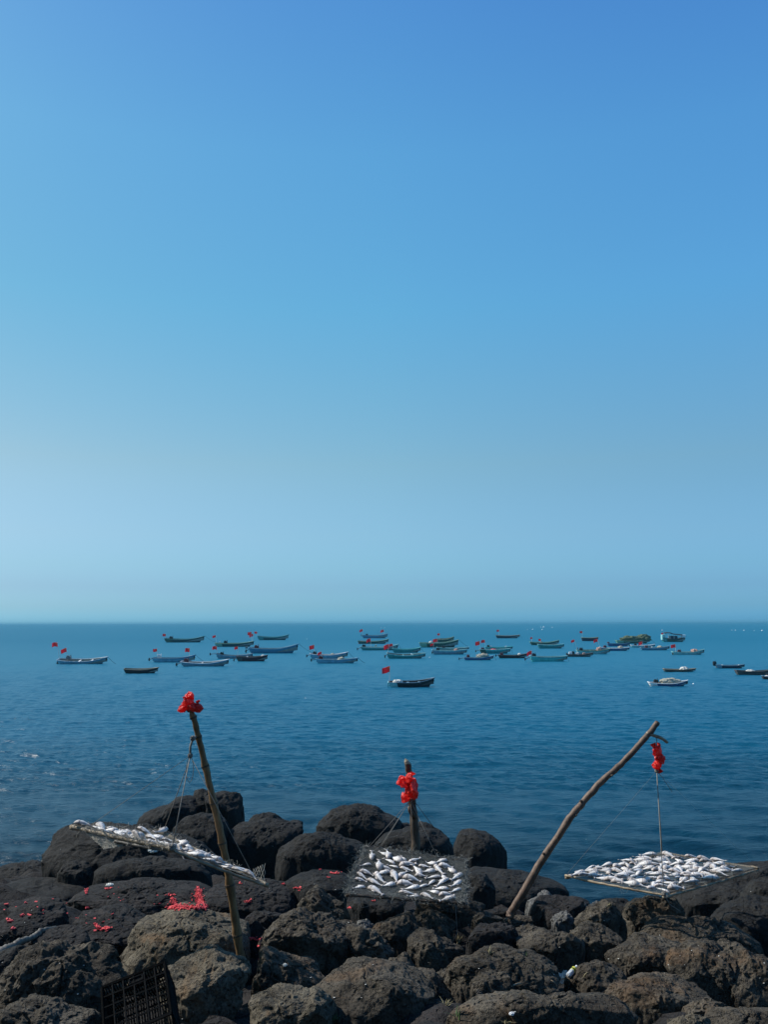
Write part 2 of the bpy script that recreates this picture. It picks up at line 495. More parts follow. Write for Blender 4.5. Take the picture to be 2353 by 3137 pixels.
def fish_mat():
    m, n, l, b = mat_base('silver_fish_skin')
    tc = n.new('ShaderNodeTexCoord')
    sep = n.new('ShaderNodeSeparateXYZ'); l.new(tc.outputs['Object'], sep.inputs[0])
    t = noise(n, l, tc.outputs['Object'], 28, 4, 0.6)
    ad = n.new('ShaderNodeMath'); ad.operation = 'MULTIPLY_ADD'
    l.new(t.outputs['Fac'], ad.inputs[0]); ad.inputs[1].default_value = 0.05
    l.new(sep.outputs['Y'], ad.inputs[2])
    # darker back (one flank edge), silver white belly
    r = ramp(n, l, ad.outputs[0], [(0.0, (0.8, 0.775, 0.745)), (0.07, (0.78, 0.755, 0.725)), (0.13, (0.42, 0.385, 0.36))])
    hx = n.new('ShaderNodeMapRange'); l.new(sep.outputs['X'], hx.inputs[0])
    hx.inputs[1].default_value = -0.5; hx.inputs[2].default_value = 0.5
    rh = ramp(n, l, hx.outputs[0], [(0.06, (0.55, 0.5, 0.46)), (0.2, (0.95, 0.94, 0.93)), (0.7, (1, 1, 1)), (0.745, (0.35, 0.3, 0.28)), (0.79, (0.92, 0.88, 0.86)), (0.98, (0.62, 0.55, 0.52))])
    mh = n.new('ShaderNodeMix'); mh.data_type = 'RGBA'; mh.blend_type = 'MULTIPLY'; mh.inputs[0].default_value = 1.0
    l.new(r.outputs[0], mh.inputs[6]); l.new(rh.outputs[0], mh.inputs[7])
    oi = n.new('ShaderNodeObjectInfo')
    rr2 = ramp(n, l, oi.outputs['Random'], [(0.0, (0.84, 0.82, 0.80)), (1.0, (1.05, 1.05, 1.05))])
    mi_ = n.new('ShaderNodeMix'); mi_.data_type = 'RGBA'; mi_.blend_type = 'MULTIPLY'; mi_.inputs[0].default_value = 1.0
    l.new(mh.outputs[2], mi_.inputs[6]); l.new(rr2.outputs[0], mi_.inputs[7])
    l.new(mi_.outputs[2], b.inputs['Base Color'])
    b.inputs['Roughness'].default_value = 0.38
    b.inputs['Specular IOR Level'].default_value = 0.6
    bp = n.new('ShaderNodeBump'); bp.inputs['Strength'].default_value = 0.35; bp.inputs['Distance'].default_value = 0.004
    v = n.new('ShaderNodeTexVoronoi'); v.inputs['Scale'].default_value = 120
    l.new(tc.outputs['Object'], v.inputs['Vector'])
    l.new(v.outputs['Distance'], bp.inputs['Height']); l.new(bp.outputs[0], b.inputs['Normal'])
    return m
M['fish'] = fish_mat()
M['fin'] = plain('dry_fin', (0.42, 0.38, 0.36), 0.6, 0.25, 40)

# ------------------------------------------------------------------ sea
def sea():
    ang0 = np.linspace(0.00006, 0.62, 40)
    th = np.concatenate([np.geomspace(0.0002, 0.012, 50)[:-1], np.linspace(0.012, 0.19, 800)[:-1], np.linspace(0.19, 0.40, 130)])
    Y = CAMH / th
    az = np.tan(np.linspace(-R_(50), R_(50), 900))
    cen = np.tan(np.linspace(-R_(27), R_(27), 820))
    az = np.concatenate([np.tan(np.linspace(-R_(62), -R_(27.2), 60)), cen, np.tan(np.linspace(R_(27.2), R_(62), 60))])
    YY, AA = np.meshgrid(Y, az, indexing='ij')
    XX = YY * AA
    dY = np.gradient(Y)
    dYY = np.abs(dY)[:, None] * np.ones_like(XX)
    ZZ = np.zeros_like(XX)
    r = np.random.default_rng(3)
    wind = R_(247)
    for i in range(46):
        lam = 0.2 * (2.6 / 0.2) ** (i / 45.0)
        for q in range(2):
            a = wind + r.normal() * 0.42
            k = 2 * math.pi / lam
            kx, ky = k * math.cos(a), k * math.sin(a)
            amp = 0.0046 * lam ** 0.72
            lamy = 2 * math.pi / max(abs(ky), 1e-3)
            lamx = 2 * math.pi / max(abs(kx), 1e-3)
            dX = YY * (R_(54) / 820) * 1.3
            att = np.exp(-(2.2 * dYY / lamy) ** 2 - (2.2 * dX / lamx) ** 2)
            ZZ += amp * att * np.sin(kx * XX + ky * YY + r.uniform(0, 6.28))
    nr, nc = XX.shape
    v = np.stack([XX, YY, ZZ], -1).reshape(-1, 3)
    i = np.arange(nr - 1)[:, None] * nc + np.arange(nc - 1)[None, :]
    # rows run from far to near
    q = np.stack([i, i + nc, i + nc + 1, i + 1], -1).reshape(-1, 4)
    o = tri_obj('sea', v, q, SEA)
    o['kind'] = 'structure'
    return o
sea()

# ------------------------------------------------------------------ rocky shore
G_Y = [-26, -10, -4, 0, 4, 6.5, 9, 12, 16, 20, 22, 26, 34]
G_Z = [19, 10, 5.6, 4.2, 3.5, 2.9, 2.35, 1.75, 1.1, 0.35, -0.15, -1.2, -3.0]  # the rise behind the camera is added unseen to block sky light
G_R = [19, 10, 5.6, 4.2, 3.5, 2.9, 2.35, 1.7, -0.3, -1.6, -2.0, -2.6, -3.4]
def sstep(a, b, x):
    t = np.clip((x - a) / (b - a), 0, 1)
    return t * t * (3 - 2 * t)
def ground_z(x, y):
    zl = np.interp(y, G_Y, G_Z)
    zr = np.interp(y, G_Y, G_R)
    w = sstep(1.9, 3.7, np.asarray(x, float))
    return zl * (1 - w) + zr * w

def build_ground():
    xs = np.linspace(-40, 40, 640)
    ys = np.concatenate([np.linspace(-26, -2, 60)[:-1], np.linspace(-2, 30, 480)])
    X, Y = np.meshgrid(xs, ys)
    Z = ground_z(X, Y) + 0.08 + 0.3 * sstep(8.5, 10.5, Y) * (1 - sstep(15, 18, Y)) * (1 - sstep(0.8, 2.0, X))
    P = np.stack([X.ravel(), Y.ravel(), np.zeros(X.size)], -1)
    n1 = fbm(P * 0.55, 4).reshape(X.shape)
    n2 = np.abs(fbm(P * 1.6 + 40, 4)).reshape(X.shape)
    Z = Z + 0.28 * n1 - 0.22 * n2
    v = np.stack([X, Y, Z], -1).reshape(-1, 3)
    nr, nc = X.shape
    i = np.arange(nr - 1)[:, None] * nc + np.arange(nc - 1)[None, :]
    q = np.stack([i, i + 1, i + nc + 1, i + nc], -1).reshape(-1, 4)
    o = tri_obj('rocky_ground', v, q, ROCK['dust'])
    o['kind'] = 'structure'
    return v, q
gv, gq = build_ground()

ICO = {}
for lv in (5, 6, 7):
    bm = bmesh.new()
    bmesh.ops.create_icosphere(bm, subdivisions=lv, radius=1.0)
    bm.verts.ensure_lookup_table()
    ICO[lv] = (np.array([v.co[:] for v in bm.verts]), np.array([[v.index for v in f.verts] for f in bm.faces]))
    bm.free()

S = 600.0 / 1659.0
ZONE = {1: (0, 2380), 2: (400, 2380), 3: (900, 2430), 4: (1400, 2587), 5: (1753, 2587), 6: (0, 2687), 7: (500, 2687), 8: (1000, 2687)}
def zp(zone, x, y):
    return ZONE[zone][0] + x * S, ZONE[zone][1] + y * S

BV, BF, bn = [gv], [np.concatenate([gq[:, [0, 1, 2]], gq[:, [0, 2, 3]]])], len(gv)

def boulder(zone, poly, dist, label, mat='black', depth=0.8, rough=1.0, sq=0.8, name='boulder'):
    """one solid boulder: the outline seen from the shore gives width and height, depth (in half-heights) its thickness"""
    global bn
    P = [at_y(*zp(zone, x, y), dist) for x, y in poly]
    X = np.array([p.x for p in P]); Z = np.array([p.z for p in P])
    # polygon centroid
    x2, z2 = np.roll(X, -1), np.roll(Z, -1)
    cr = X * z2 - x2 * Z
    A = cr.sum() / 2
    cx = ((X + x2) * cr).sum() / (6 * A); cz = ((Z + z2) * cr).sum() / (6 * A)
    th = np.linspace(-math.pi, math.pi, 181)
    rr = np.zeros_like(th)
    for i in range(len(X)):
        ax, az_, bx, bz = X[i] - cx, Z[i] - cz, x2[i] - cx, z2[i] - cz
        ex, ez = bx - ax, bz - az_
        den = np.cos(th) * ez - np.sin(th) * ex
        with np.errstate(divide='ignore', invalid='ignore'):
            t = (ax * ez - az_ * ex) / den
            s = (ax * np.sin(th) - az_ * np.cos(th)) / den
        ok = (t > 0) & (s >= -1e-6) & (s <= 1 + 1e-6) & np.isfinite(t)
        rr = np.where(ok & (t > rr), t, rr)
    ker = np.array([1, 2, 3, 2, 1.0]); ker /= ker.sum()
    rr = np.convolve(np.concatenate([rr[-4:-1], rr, rr[1:4]]), ker, 'same')[3:-3]
    a_h = (Z.max() - Z.min()) / 2
    a_w = (X.max() - X.min()) / 2
    alpha = math.atan2(CAMH - cz, dist)
    b = depth * math.sqrt(a_h * min(a_w, 2 * a_h)) * 1.25
    b = min(b, 0.82 * a_h / math.sin(alpha))
    rr = rr * (1.085 if mat in ('tan', 'brown', 'grey') else 1.035) + (0.02 if mat != 'dust' else 0.1)
    kz = math.sqrt(max(0.2, 1 - (b * math.sin(alpha) / a_h) ** 2)) / math.cos(alpha)
    size = math.sqrt(a_h * a_w)
    lv = 7 if size * F / dist > 75 else 6
    sq = min(sq, 0.6 if mat in ('tan', 'brown', 'dust') else 0.72)
    D, T = ICO[lv]
    th_v = np.arctan2(D[:, 2], D[:, 0])
    s = np.sqrt(D[:, 0] ** 2 + D[:, 2] ** 2)
    r = np.interp(th_v, th, rr)
    se = s ** sq
    V = np.stack([r * se * np.cos(th_v), b * np.sign(D[:, 1]) * np.abs(D[:, 1]) ** 0.85, r * se * np.sin(th_v) * kz], -1)
    c = np.array([cx, dist, cz])
    # broken faces: flat cuts through the rounded body
    rq = np.random.default_rng(sum(map(ord, label)))
    sc3 = np.array([a_w, b, a_h])
    Q = V / sc3
    for _ in range(6 if mat == 'black' else 13):
        nn = rq.normal(size=3); nn /= np.linalg.norm(nn)
        lim = rq.uniform(0.74, 0.9) if abs(nn[1]) > 0.5 or nn[2] > 0.8 else rq.uniform(0.87, 0.98)
        if mat == 'black': lim = 1 - (1 - lim) * 0.7
        Q -= nn * (np.maximum(0, Q @ nn - lim) * 0.82)[:, None]
    V = Q * sc3
    W = V + c
    nrm = V / np.maximum(np.linalg.norm(V, axis=1), 1e-6)[:, None]
    seed = (abs(hash(label)) % 97) if False else (sum(map(ord, label)) % 97) * 3.7
    f1 = 1.5 / size
    d = size * (0.10 if mat == 'black' else 0.128) * fbm(W * f1 + seed, 4, 0.5)
    # flattened facets and broken ledges
    q = gnoise(W * (2.2 / size) + seed + 31)
    d += size * 0.05 * (np.round(q * 5) / 5 - q)
    d += (0.024 if mat != 'black' else 0.03) * ridged(W * 2.4 + seed, 3) * min(1, size) - 0.015
    d += (0.008 if mat == 'black' else 0.011) * fbm(W * 11.0, 3, 0.6)
    # gas pockets big enough to be shapes of their own
    pk = gnoise(W * 6.5 + 77)
    d -= 0.05 * np.clip(pk - 0.34, 0, 1) / 0.3 * min(1.0, size)
    if mat != 'black':
        d -= 0.022 * np.clip(gnoise(W * 17.0 + 13) - 0.3, 0, 0.3) / 0.3
        ck = np.abs(gnoise(W * 1.7 + seed + 5) + 0.25 * gnoise(W * 6 + 3))
        d -= 0.06 * np.clip(1 - ck / 0.035, 0, 1) * min(1.0, size)
    else:
        d -= 0.016 * np.clip(gnoise(W * 12.0 + 13) - 0.35, 0, 0.3) / 0.3
    W = W + nrm * (d * rough)[:, None]
    # seat it on the ground
    gz = float(ground_z(cx, dist)) - 0.2
    zb = W[:, 2].min()
    if zb > gz:
        low = W[:, 2] < cz
        k = (cz - gz) / max(cz - zb, 1e-3)
        W[low, 2] = cz - (cz - W[low, 2]) * k
    loc = np.array([cx, dist, max(gz, W[:, 2].min())])
    o = tri_obj(name, W - loc, T, ROCK[mat], None, loc)
    tag(o, label, 'boulder' if name == 'boulder' else name.replace('_', ' '))
    BV.append(W); BF.append(T + bn); bn += len(W)
    return o

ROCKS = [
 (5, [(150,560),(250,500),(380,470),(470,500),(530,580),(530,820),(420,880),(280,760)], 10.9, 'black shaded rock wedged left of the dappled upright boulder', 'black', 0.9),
 # ---- far black outcrops at the water's edge
 (2, [(50,390),(110,330),(200,275),(310,255),(370,195),(450,165),(540,185),(590,260),(580,330),(500,370),(450,420),(300,480),(100,460)], 20.5, 'low black lobe of rock left of the leaning bamboo pole by the sea', 'black', 1.0),
 (2, [(525,175),(540,130),(590,108),(650,125),(690,160),(720,250),(700,335),(600,340),(545,290)], 20.8, 'highest rounded black knob of the far outcrop behind the bamboo pole', 'black', 0.9),
 (2, [(650,170),(700,148),(770,138),(850,150),(915,150),(934,200),(925,260),(950,340),(968,392),(900,450),(780,460),(680,400),(660,300)], 20.4, 'square shouldered black boulder right behind the bamboo pole against the sea', 'black', 0.9),
 (2, [(380,440),(450,370),(520,342),(620,332),(720,345),(790,390),(840,480),(850,620),(700,720),(500,680),(380,560)], 17.3, 'smooth black dome behind the hanging fish rack and bamboo pole', 'black', 0.9),
 (1, [(390,760),(392,640),(415,540),(470,460),(560,420),(680,398),(900,420),(1150,440),(1400,500),(1659,600),(1850,760),(1880,900),(1500,930),(1000,920),(700,830),(500,790)], 15.4, 'huge black outcrop under the tilted fish rack at the left shore', 'black', 0.8),
 (1, [(790,880),(830,780),(1000,720),(1250,690),(1500,700),(1700,760),(1780,860),(1650,925),(1400,930),(1100,910),(880,940)], 14.0, 'broad black swelling in front of the huge left outcrop', 'black', 0.9),
 (1, [(480,830),(560,745),(620,718),(720,735),(780,770),(795,860),(720,900),(560,890)], 14.6, 'knobbly black rock at the left foot of the huge outcrop', 'black', 0.9, 1.5),
 (2, [(800,520),(830,460),(930,420),(1000,400),(1130,380),(1310,390),(1400,395),(1455,412),(1482,460),(1450,530),(1350,620),(1250,700),(1150,780),(1000,800),(880,770),(820,640)], 17.6, 'wide black boulder right of the bamboo pole with flat shoulder', 'black', 0.8),
 (2, [(985,400),(1050,330),(1130,306),(1220,322),(1310,380),(1330,430),(1150,460),(1000,440)], 18.4, 'black hump capping the wide boulder right of the bamboo pole', 'black', 1.0),
 (3, [(-160,600),(-100,480),(0,400),(60,345),(120,322),(180,318),(260,342),(400,385),(560,430),(600,480),(560,560),(520,680),(400,710),(200,680),(0,670)], 14.6, 'black sloping boulder directly left of the middle fish rack', 'black', 0.8),
 (3, [(180,320),(230,255),(300,195),(345,150),(450,130),(540,112),(650,123),(720,165),(800,195),(865,222),(895,275),(870,325),(760,385),(640,440),(500,450),(330,400),(230,350)], 18.0, 'large black dome boulder against the sea left of the short post', 'black', 0.9),
 (3, [(855,255),(920,243),(985,268),(1010,330),(900,350),(840,310)], 18.2, 'small black rock peeping between the dome boulder and short post', 'black', 1.0),
 (3, [(685,470),(720,400),(830,345),(1000,310),(1150,315),(1280,380),(1340,450),(1372,550),(1200,590),(900,540)], 16.0, 'rounded black boulder behind the foot of the short post', 'black', 0.9),
 (3, [(1035,320),(1060,255),(1110,248),(1180,288),(1270,350),(1335,420),(1320,470),(1150,430)], 16.8, 'black rock ridge just right of the short post', 'black', 0.9, 1.3),
 (3, [(1348,450),(1370,390),(1430,343),(1530,328),(1640,350),(1730,405),(1792,500),(1790,590),(1700,630),(1550,630),(1400,610),(1355,520)], 20.6, 'isolated round black boulder standing in the water', 'black', 1.0),
 (4, [(60,300),(130,240),(280,232),(450,238),(600,258),(740,300),(840,330),(905,385),(895,450),(760,490),(620,500),(480,560),(300,560),(100,520),(40,400)], 14.6, 'smooth dark shelf of rock between the middle rack and bent branch', 'black', 1.3),
 (4, [(60,230),(160,190),(330,212),(480,245),(520,290),(300,300),(80,290)], 17.0, 'low wet black rock in front of the isolated boulder', 'black', 1.5),
 (4, [(885,470),(960,438),(1060,455),(1115,482),(1112,520),(1020,535),(900,520)], 15.5, 'low black rock at the water under the left corner of right rack', 'black', 1.2),
 (4, [(1110,520),(1190,470),(1240,508),(1220,550),(1120,550)], 14.5, 'small pale grey stone at the water edge under the right rack', 'grey', 0.9, 1.4, 0.8),
 (4, [(990,520),(1080,495),(1120,525),(1060,565),(1000,550)], 14.2, 'flat pale stone left of the small grey stone at water edge', 'grey', 1.0, 1.2, 0.8),
 (5, [(830,560),(900,410),(1050,330),(1250,280),(1450,220),(1600,180),(1760,160),(1800,600),(1500,680),(1250,680),(1050,660),(880,640)], 13.4, 'black sloping slab at the right edge behind the fish rack', 'black', 0.9),
 (5, [(1420,480),(1560,330),(1720,270),(1800,300),(1800,560),(1520,560)], 12.0, 'black block leaning on the slab at the right edge', 'black', 0.8),
 (5, [(1180,700),(1300,560),(1500,490),(1700,475),(1820,520),(1820,960),(1600,960),(1420,860)], 10.9, 'smooth dark rock at the right edge with one pale patch', 'black', 0.9),
 # ---- black shelf on the left
 (1, [(-60,780),(100,742),(230,733),(310,740),(400,778),(480,830),(510,900),(300,910),(100,890),(-60,890)], 18.6, 'row of low black rock at the left waterline', 'black', 1.2, 1.4),
 (1, [(-60,920),(100,880),(300,868),(500,878),(660,900),(722,950),(700,1020),(600,1095),(500,1095),(300,1075),(-60,1070)], 14.3, 'flat black shelf at the left edge below the waterline rocks', 'black', 2.0),
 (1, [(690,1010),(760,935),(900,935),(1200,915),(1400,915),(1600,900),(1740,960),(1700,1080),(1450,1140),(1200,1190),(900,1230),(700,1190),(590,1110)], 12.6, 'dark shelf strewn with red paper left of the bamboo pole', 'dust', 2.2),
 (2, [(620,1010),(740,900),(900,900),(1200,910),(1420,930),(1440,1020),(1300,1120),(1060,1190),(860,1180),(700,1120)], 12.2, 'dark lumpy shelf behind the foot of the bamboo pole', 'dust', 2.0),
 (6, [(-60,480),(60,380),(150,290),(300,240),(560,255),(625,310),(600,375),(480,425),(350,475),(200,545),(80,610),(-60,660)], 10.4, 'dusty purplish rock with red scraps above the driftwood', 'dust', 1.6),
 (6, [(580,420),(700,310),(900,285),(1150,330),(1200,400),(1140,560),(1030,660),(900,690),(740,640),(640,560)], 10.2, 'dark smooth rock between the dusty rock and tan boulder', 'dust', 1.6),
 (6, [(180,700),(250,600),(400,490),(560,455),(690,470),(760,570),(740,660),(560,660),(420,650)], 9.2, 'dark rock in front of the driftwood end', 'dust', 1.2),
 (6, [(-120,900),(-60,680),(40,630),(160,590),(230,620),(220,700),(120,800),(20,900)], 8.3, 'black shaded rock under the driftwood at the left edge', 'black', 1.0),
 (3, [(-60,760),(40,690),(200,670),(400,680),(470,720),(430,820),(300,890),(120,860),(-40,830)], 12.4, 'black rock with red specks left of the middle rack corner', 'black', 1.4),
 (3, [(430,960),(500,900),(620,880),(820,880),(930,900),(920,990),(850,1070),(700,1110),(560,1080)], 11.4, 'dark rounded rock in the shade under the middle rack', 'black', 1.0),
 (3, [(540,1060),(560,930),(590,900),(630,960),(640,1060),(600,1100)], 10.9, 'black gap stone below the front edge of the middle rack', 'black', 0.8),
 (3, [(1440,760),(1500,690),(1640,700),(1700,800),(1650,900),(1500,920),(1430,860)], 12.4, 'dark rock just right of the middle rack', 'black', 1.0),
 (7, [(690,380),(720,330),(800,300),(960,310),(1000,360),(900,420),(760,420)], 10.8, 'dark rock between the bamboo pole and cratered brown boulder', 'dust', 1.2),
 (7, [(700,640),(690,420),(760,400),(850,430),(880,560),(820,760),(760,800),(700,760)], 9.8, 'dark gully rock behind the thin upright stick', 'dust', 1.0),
 # ---- nearer brown boulders
 (7, [(-415,760),(-370,650),(-280,600),(-200,560),(-232,480),(-190,400),(-50,350),(120,290),(270,272),(390,272),(470,312),(600,328),(668,370),(692,450),(694,620),(640,760),(400,800),(100,800),(-150,830),(-400,830)], 9.3, 'large tan boulder left of the foot of the bamboo pole', 'tan', 1.0, 0.9, 0.7),
 (7, [(30,860),(80,740),(150,690),(270,668),(400,662),(480,715),(640,748),(694,810),(660,920),(625,1020),(590,1120),(560,1280),(300,1340),(60,1300),(40,1000)], 7.8, 'flat topped tan boulder right of the black crate', 'tan', 0.9, 0.9, 0.62),
 (6, [(-80,960),(30,900),(110,820),(200,690),(270,640),(420,588),(510,568),(570,600),(720,578),(760,620),(880,680),(960,770),(1010,850),(1000,960),(920,1120),(760,1210),(300,1220),(20,1140)], 7.7, 'craggy brown boulder left of the black crate', 'brown', 0.9, 1.4, 0.7),
 (6, [(-80,1130),(60,1020),(200,990),(340,1005),(430,1080),(520,1150),(700,1175),(830,1200),(860,1340),(-80,1340)], 6.7, 'low brown rock filling the bottom left corner', 'brown', 0.9, 1.2),
 (7, [(865,500),(900,415),(1000,348),(1060,312),(1200,300),(1300,308),(1480,330),(1590,400),(1570,480),(1530,600),(1470,760),(1350,830),(1250,810),(1100,760),(960,700),(870,600)], 9.2, 'cratered brown boulder in the middle with diagonal shadow', 'brown', 0.9, 1.1, 0.75),
 (7, [(1160,190),(1200,108),(1270,93),(1330,130),(1390,190),(1490,260),(1570,310),(1620,400),(1560,460),(1400,400),(1220,340)], 10.1, 'brown ridge of rock behind the cratered middle boulder', 'brown', 0.9, 1.2),
 (7, [(780,920),(820,760),(850,620),(930,640),(1080,690),(1230,740),(1340,800),(1400,850),(1320,930),(1200,1010),(1000,1020),(800,1020)], 8.3, 'shadowed rock beside the thin upright stick', 'brown', 0.9, 1.2),
 (8, [(180,470),(235,428),(330,450),(420,500),(490,590),(575,645),(600,720),(500,790),(400,800),(290,760),(230,620)], 9.1, 'wedge shaped brown stone right of the cratered boulder', 'brown', 0.9, 1.2),
 (8, [(125,640),(175,450),(215,560),(238,720),(210,770),(130,770)], 9.25, 'narrow upright stone squeezed beside the cratered boulder', 'brown', 0.8),
 (8, [(390,470),(500,380),(600,335),(700,328),(745,360),(770,460),(740,520),(755,620),(740,740),(650,720),(560,660),(480,580)], 9.6, 'smooth tan brown face of rock below the middle rack', 'brown', 0.8, 0.8, 0.65),
 (8, [(240,340),(330,370),(420,460),(500,580),(470,600),(380,500),(270,420)], 9.7, 'thin slanting grey slab beside the smooth brown face', 'grey', 0.9, 1.2),
 (8, [(740,320),(780,215),(1000,198),(1200,208),(1312,233),(1328,288),(1260,345),(1150,370),(950,350)], 10.4, 'brown ledge along the front edge of the middle rack', 'brown', 0.8, 1.2),
 (8, [(720,420),(780,300),(900,270),(1000,310),(1060,400),(1050,500),(960,590),(840,640),(750,600)], 9.8, 'net shadowed brown boulder below the brown ledge', 'brown', 0.8, 1.1),
 (8, [(710,560),(780,455),(900,465),(970,555),(1060,585),(1140,622),(1130,700),(1075,760),(990,830),(900,840),(780,800),(730,700)], 9.1, 'brown boulder streaked by the middle rack shadow', 'brown', 0.8, 1.1),
 (8, [(480,790),(560,700),(640,652),(705,668),(750,770),(690,830),(560,840)], 8.7, 'small brown stone with a round dark spot of shade', 'brown', 0.9),
 (8, [(-100,900),(0,798),(120,748),(300,738),(420,768),(600,798),(725,828),(800,870),(855,950),(895,1030),(935,1110),(900,1230),(800,1340),(300,1360),(-100,1340)], 7.5, 'biggest rounded brown boulder at the bottom middle', 'brown', 0.9, 0.75, 0.72),
 (7, [(740,1060),(850,968),(1000,955),(1150,975),(1270,1010),(1330,900),(1400,850),(1480,900),(1460,1050),(1400,1200),(1420,1340),(730,1340)], 7.1, 'tan brown boulder right of the black crevice at the bottom', 'tan', 0.9, 0.9),
 (8, [(670,815),(740,768),(830,763),(905,800),(955,900),(1040,950),(1120,990),(1140,1080),(1000,1120),(900,1060),(840,940)], 8.1, 'brown boulder tucked behind the biggest bottom boulder', 'brown', 0.9),
 (8, [(910,815),(1000,788),(1055,755),(1075,820),(1045,920),(960,910)], 8.5, 'small brown stone left of the wide layered boulder', 'brown', 0.9),
 (4, [(-90,1240),(-50,1080),(0,980),(50,938),(200,918),(350,928),(500,913),(620,948),(740,1008),(835,1080),(905,1180),(800,1240),(600,1280),(450,1320),(250,1360),(0,1380)], 8.1, 'wide layered brown boulder left of the plastic bottle', 'brown', 0.9, 1.0, 0.75),
 (8, [(1240,940),(1290,840),(1380,795),(1470,798),(1545,860),(1570,940),(1500,1010),(1350,1040),(1260,1000)], 7.45, 'brown hump with a dark hollow before the layered boulder', 'brown', 0.9),
 (4, [(500,900),(520,828),(620,788),(760,738),(900,718),(985,748),(1045,820),(1055,900),(1020,990),(900,1010),(700,990),(550,950)], 8.9, 'brown humped boulder right above the plastic bottle', 'brown', 0.9),
 (4, [(440,720),(520,686),(700,716),(830,740),(700,830),(530,860),(480,790)], 9.4, 'brown slab behind the humped boulder above the bottle', 'brown', 0.9, 1.2),
 (4, [(950,700),(1080,608),(1150,538),(1250,502),(1345,508),(1390,570),(1400,660),(1380,760),(1200,790),(1050,780)], 9.7, 'brown boulder with a tuft at the water side left of rack shadow', 'brown', 0.9, 1.1),
 (4, [(980,780),(1080,690),(1230,678),(1345,740),(1375,830),(1300,940),(1200,980),(1090,950),(1040,870)], 9.0, 'rounded brown boulder below the tufted one', 'brown', 0.9, 0.9),
 (4, [(780,690),(860,588),(930,566),(975,620),(975,700),(900,750),(790,750)], 9.8, 'pitted greyish stone pointing up beside the dark dome', 'grey', 0.9, 1.3),
 (4, [(620,640),(700,538),(800,488),(900,468),(990,488),(1065,560),(1080,620),(980,690),(760,740),(650,720)], 10.6, 'dark brown dome under a thin overhanging plate', 'dust', 0.9, 0.8),
 (4, [(590,520),(700,440),(780,412),(805,448),(900,453),(1000,485),(960,520),(820,500),(700,545),(620,570)], 11.4, 'thin pale grey plate of rock right of the bent branch foot', 'grey', 1.0, 1.2),
 (4, [(110,680),(180,588),(280,566),(375,608),(380,680),(230,700)], 9.9, 'small oblong brown stone at the ledge end', 'brown', 0.9),
 (4, [(350,680),(420,600),(520,590),(610,610),(650,700),(520,730),(400,720)], 10.2, 'brown rock at the foot of the bent branch', 'brown', 0.9),
 (4, [(200,600),(300,545),(450,555),(560,580),(480,640),(330,640)], 11.0, 'dark rock ledge holding the foot of the bent branch', 'dust', 1.2),
 (4, [(90,760),(160,658),(260,645),(400,678),(490,760),(520,900),(420,950),(250,950),(110,850)], 9.1, 'dark boulder in the hollow left of the humped boulder', 'dust', 0.9),
 (4, [(910,1200),(1010,1090),(1060,1000),(1150,953),(1280,968),(1365,1030),(1385,1110),(1410,1200),(1340,1290),(1200,1310),(1000,1290)], 8.2, 'pitted brown boulder right of the plastic bottle', 'brown', 0.9),
 (5, [(290,970),(340,880),(450,808),(560,788),(700,816),(830,808),(965,828),(1010,880),(950,960),(900,1060),(820,1130),(620,1180),(450,1200),(390,1080)], 8.7, 'broad brown boulder in front of the rack shadow', 'brown', 0.9, 0.9),
 (5, [(820,1020),(870,918),(980,868),(1100,848),(1235,858),(1298,950),(1260,1100),(1310,1180),(1440,1230),(1460,1320),(1350,1370),(1200,1340),(1050,1220),(900,1130)], 8.1, 'hole pocked brown boulder with a rusty patch at lower right', 'brown', 0.9, 1.0),
 (5, [(310,1280),(400,1178),(560,1138),(760,1108),(930,1078),(1025,1130),(1090,1230),(1075,1350),(980,1450),(800,1500),(600,1500),(430,1440)], 7.5, 'mottled brown boulder in the lower right', 'brown', 0.9, 0.9),
 (5, [(1230,1220),(1330,1080),(1400,960),(1500,908),(1659,928),(1780,945),(1780,1450),(1500,1420),(1300,1320)], 8.0, 'brown boulder at the right edge under the dark slabs', 'brown', 0.9, 1.1),
 (5, [(1180,880),(1215,788),(1300,798),(1400,850),(1460,930),(1410,1050),(1300,1080),(1270,960)], 8.8, 'brown rock shoulder at the end of the net shadow', 'brown', 0.9),
 (5, [(1150,1500),(1230,1398),(1400,1378),(1550,1388),(1780,1395),(1780,1620),(1150,1620)], 6.8, 'brown rock filling the bottom right corner', 'brown', 0.9),
 (5, [(830,1560),(890,1448),(1000,1438),(1160,1468),(1230,1600),(830,1640)], 6.7, 'small pale brown rock on the bottom edge at right', 'tan', 0.9),
 (5, [(960,1430),(1080,1328),(1200,1308),(1310,1350),(1220,1490),(1050,1500)], 7.1, 'small dark brown stone above the pale bottom rock', 'brown', 0.9),
 (8, [(1060,1340),(1120,1190),(1180,1110),(1270,1050),(1400,998),(1560,963),(1700,955),(1930,985),(2080,960),(2200,988),(2370,1028),(2470,1108),(2600,1210),(2640,1350)], 6.9, 'long low brown boulder along the bottom edge with white scraps', 'brown', 0.8, 0.9, 0.7),
 (5, [(455,800),(465,650),(485,480),(540,428),(650,408),(740,428),(850,478),(905,540),(920,660),(850,800),(700,850),(560,850)], 10.3, 'upright boulder dappled by the right fish rack shadow', 'brown', 0.8, 1.0, 0.65),
 (5, [(620,760),(800,640),(1000,618),(1180,612),(1285,638),(1385,708),(1485,800),(1620,910),(1520,1000),(1250,960),(1000,920),(700,880)], 9.7, 'sloping boulder striped by the right fish rack net shadow', 'brown', 1.0, 0.9),
]
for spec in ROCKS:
    boulder(*spec)

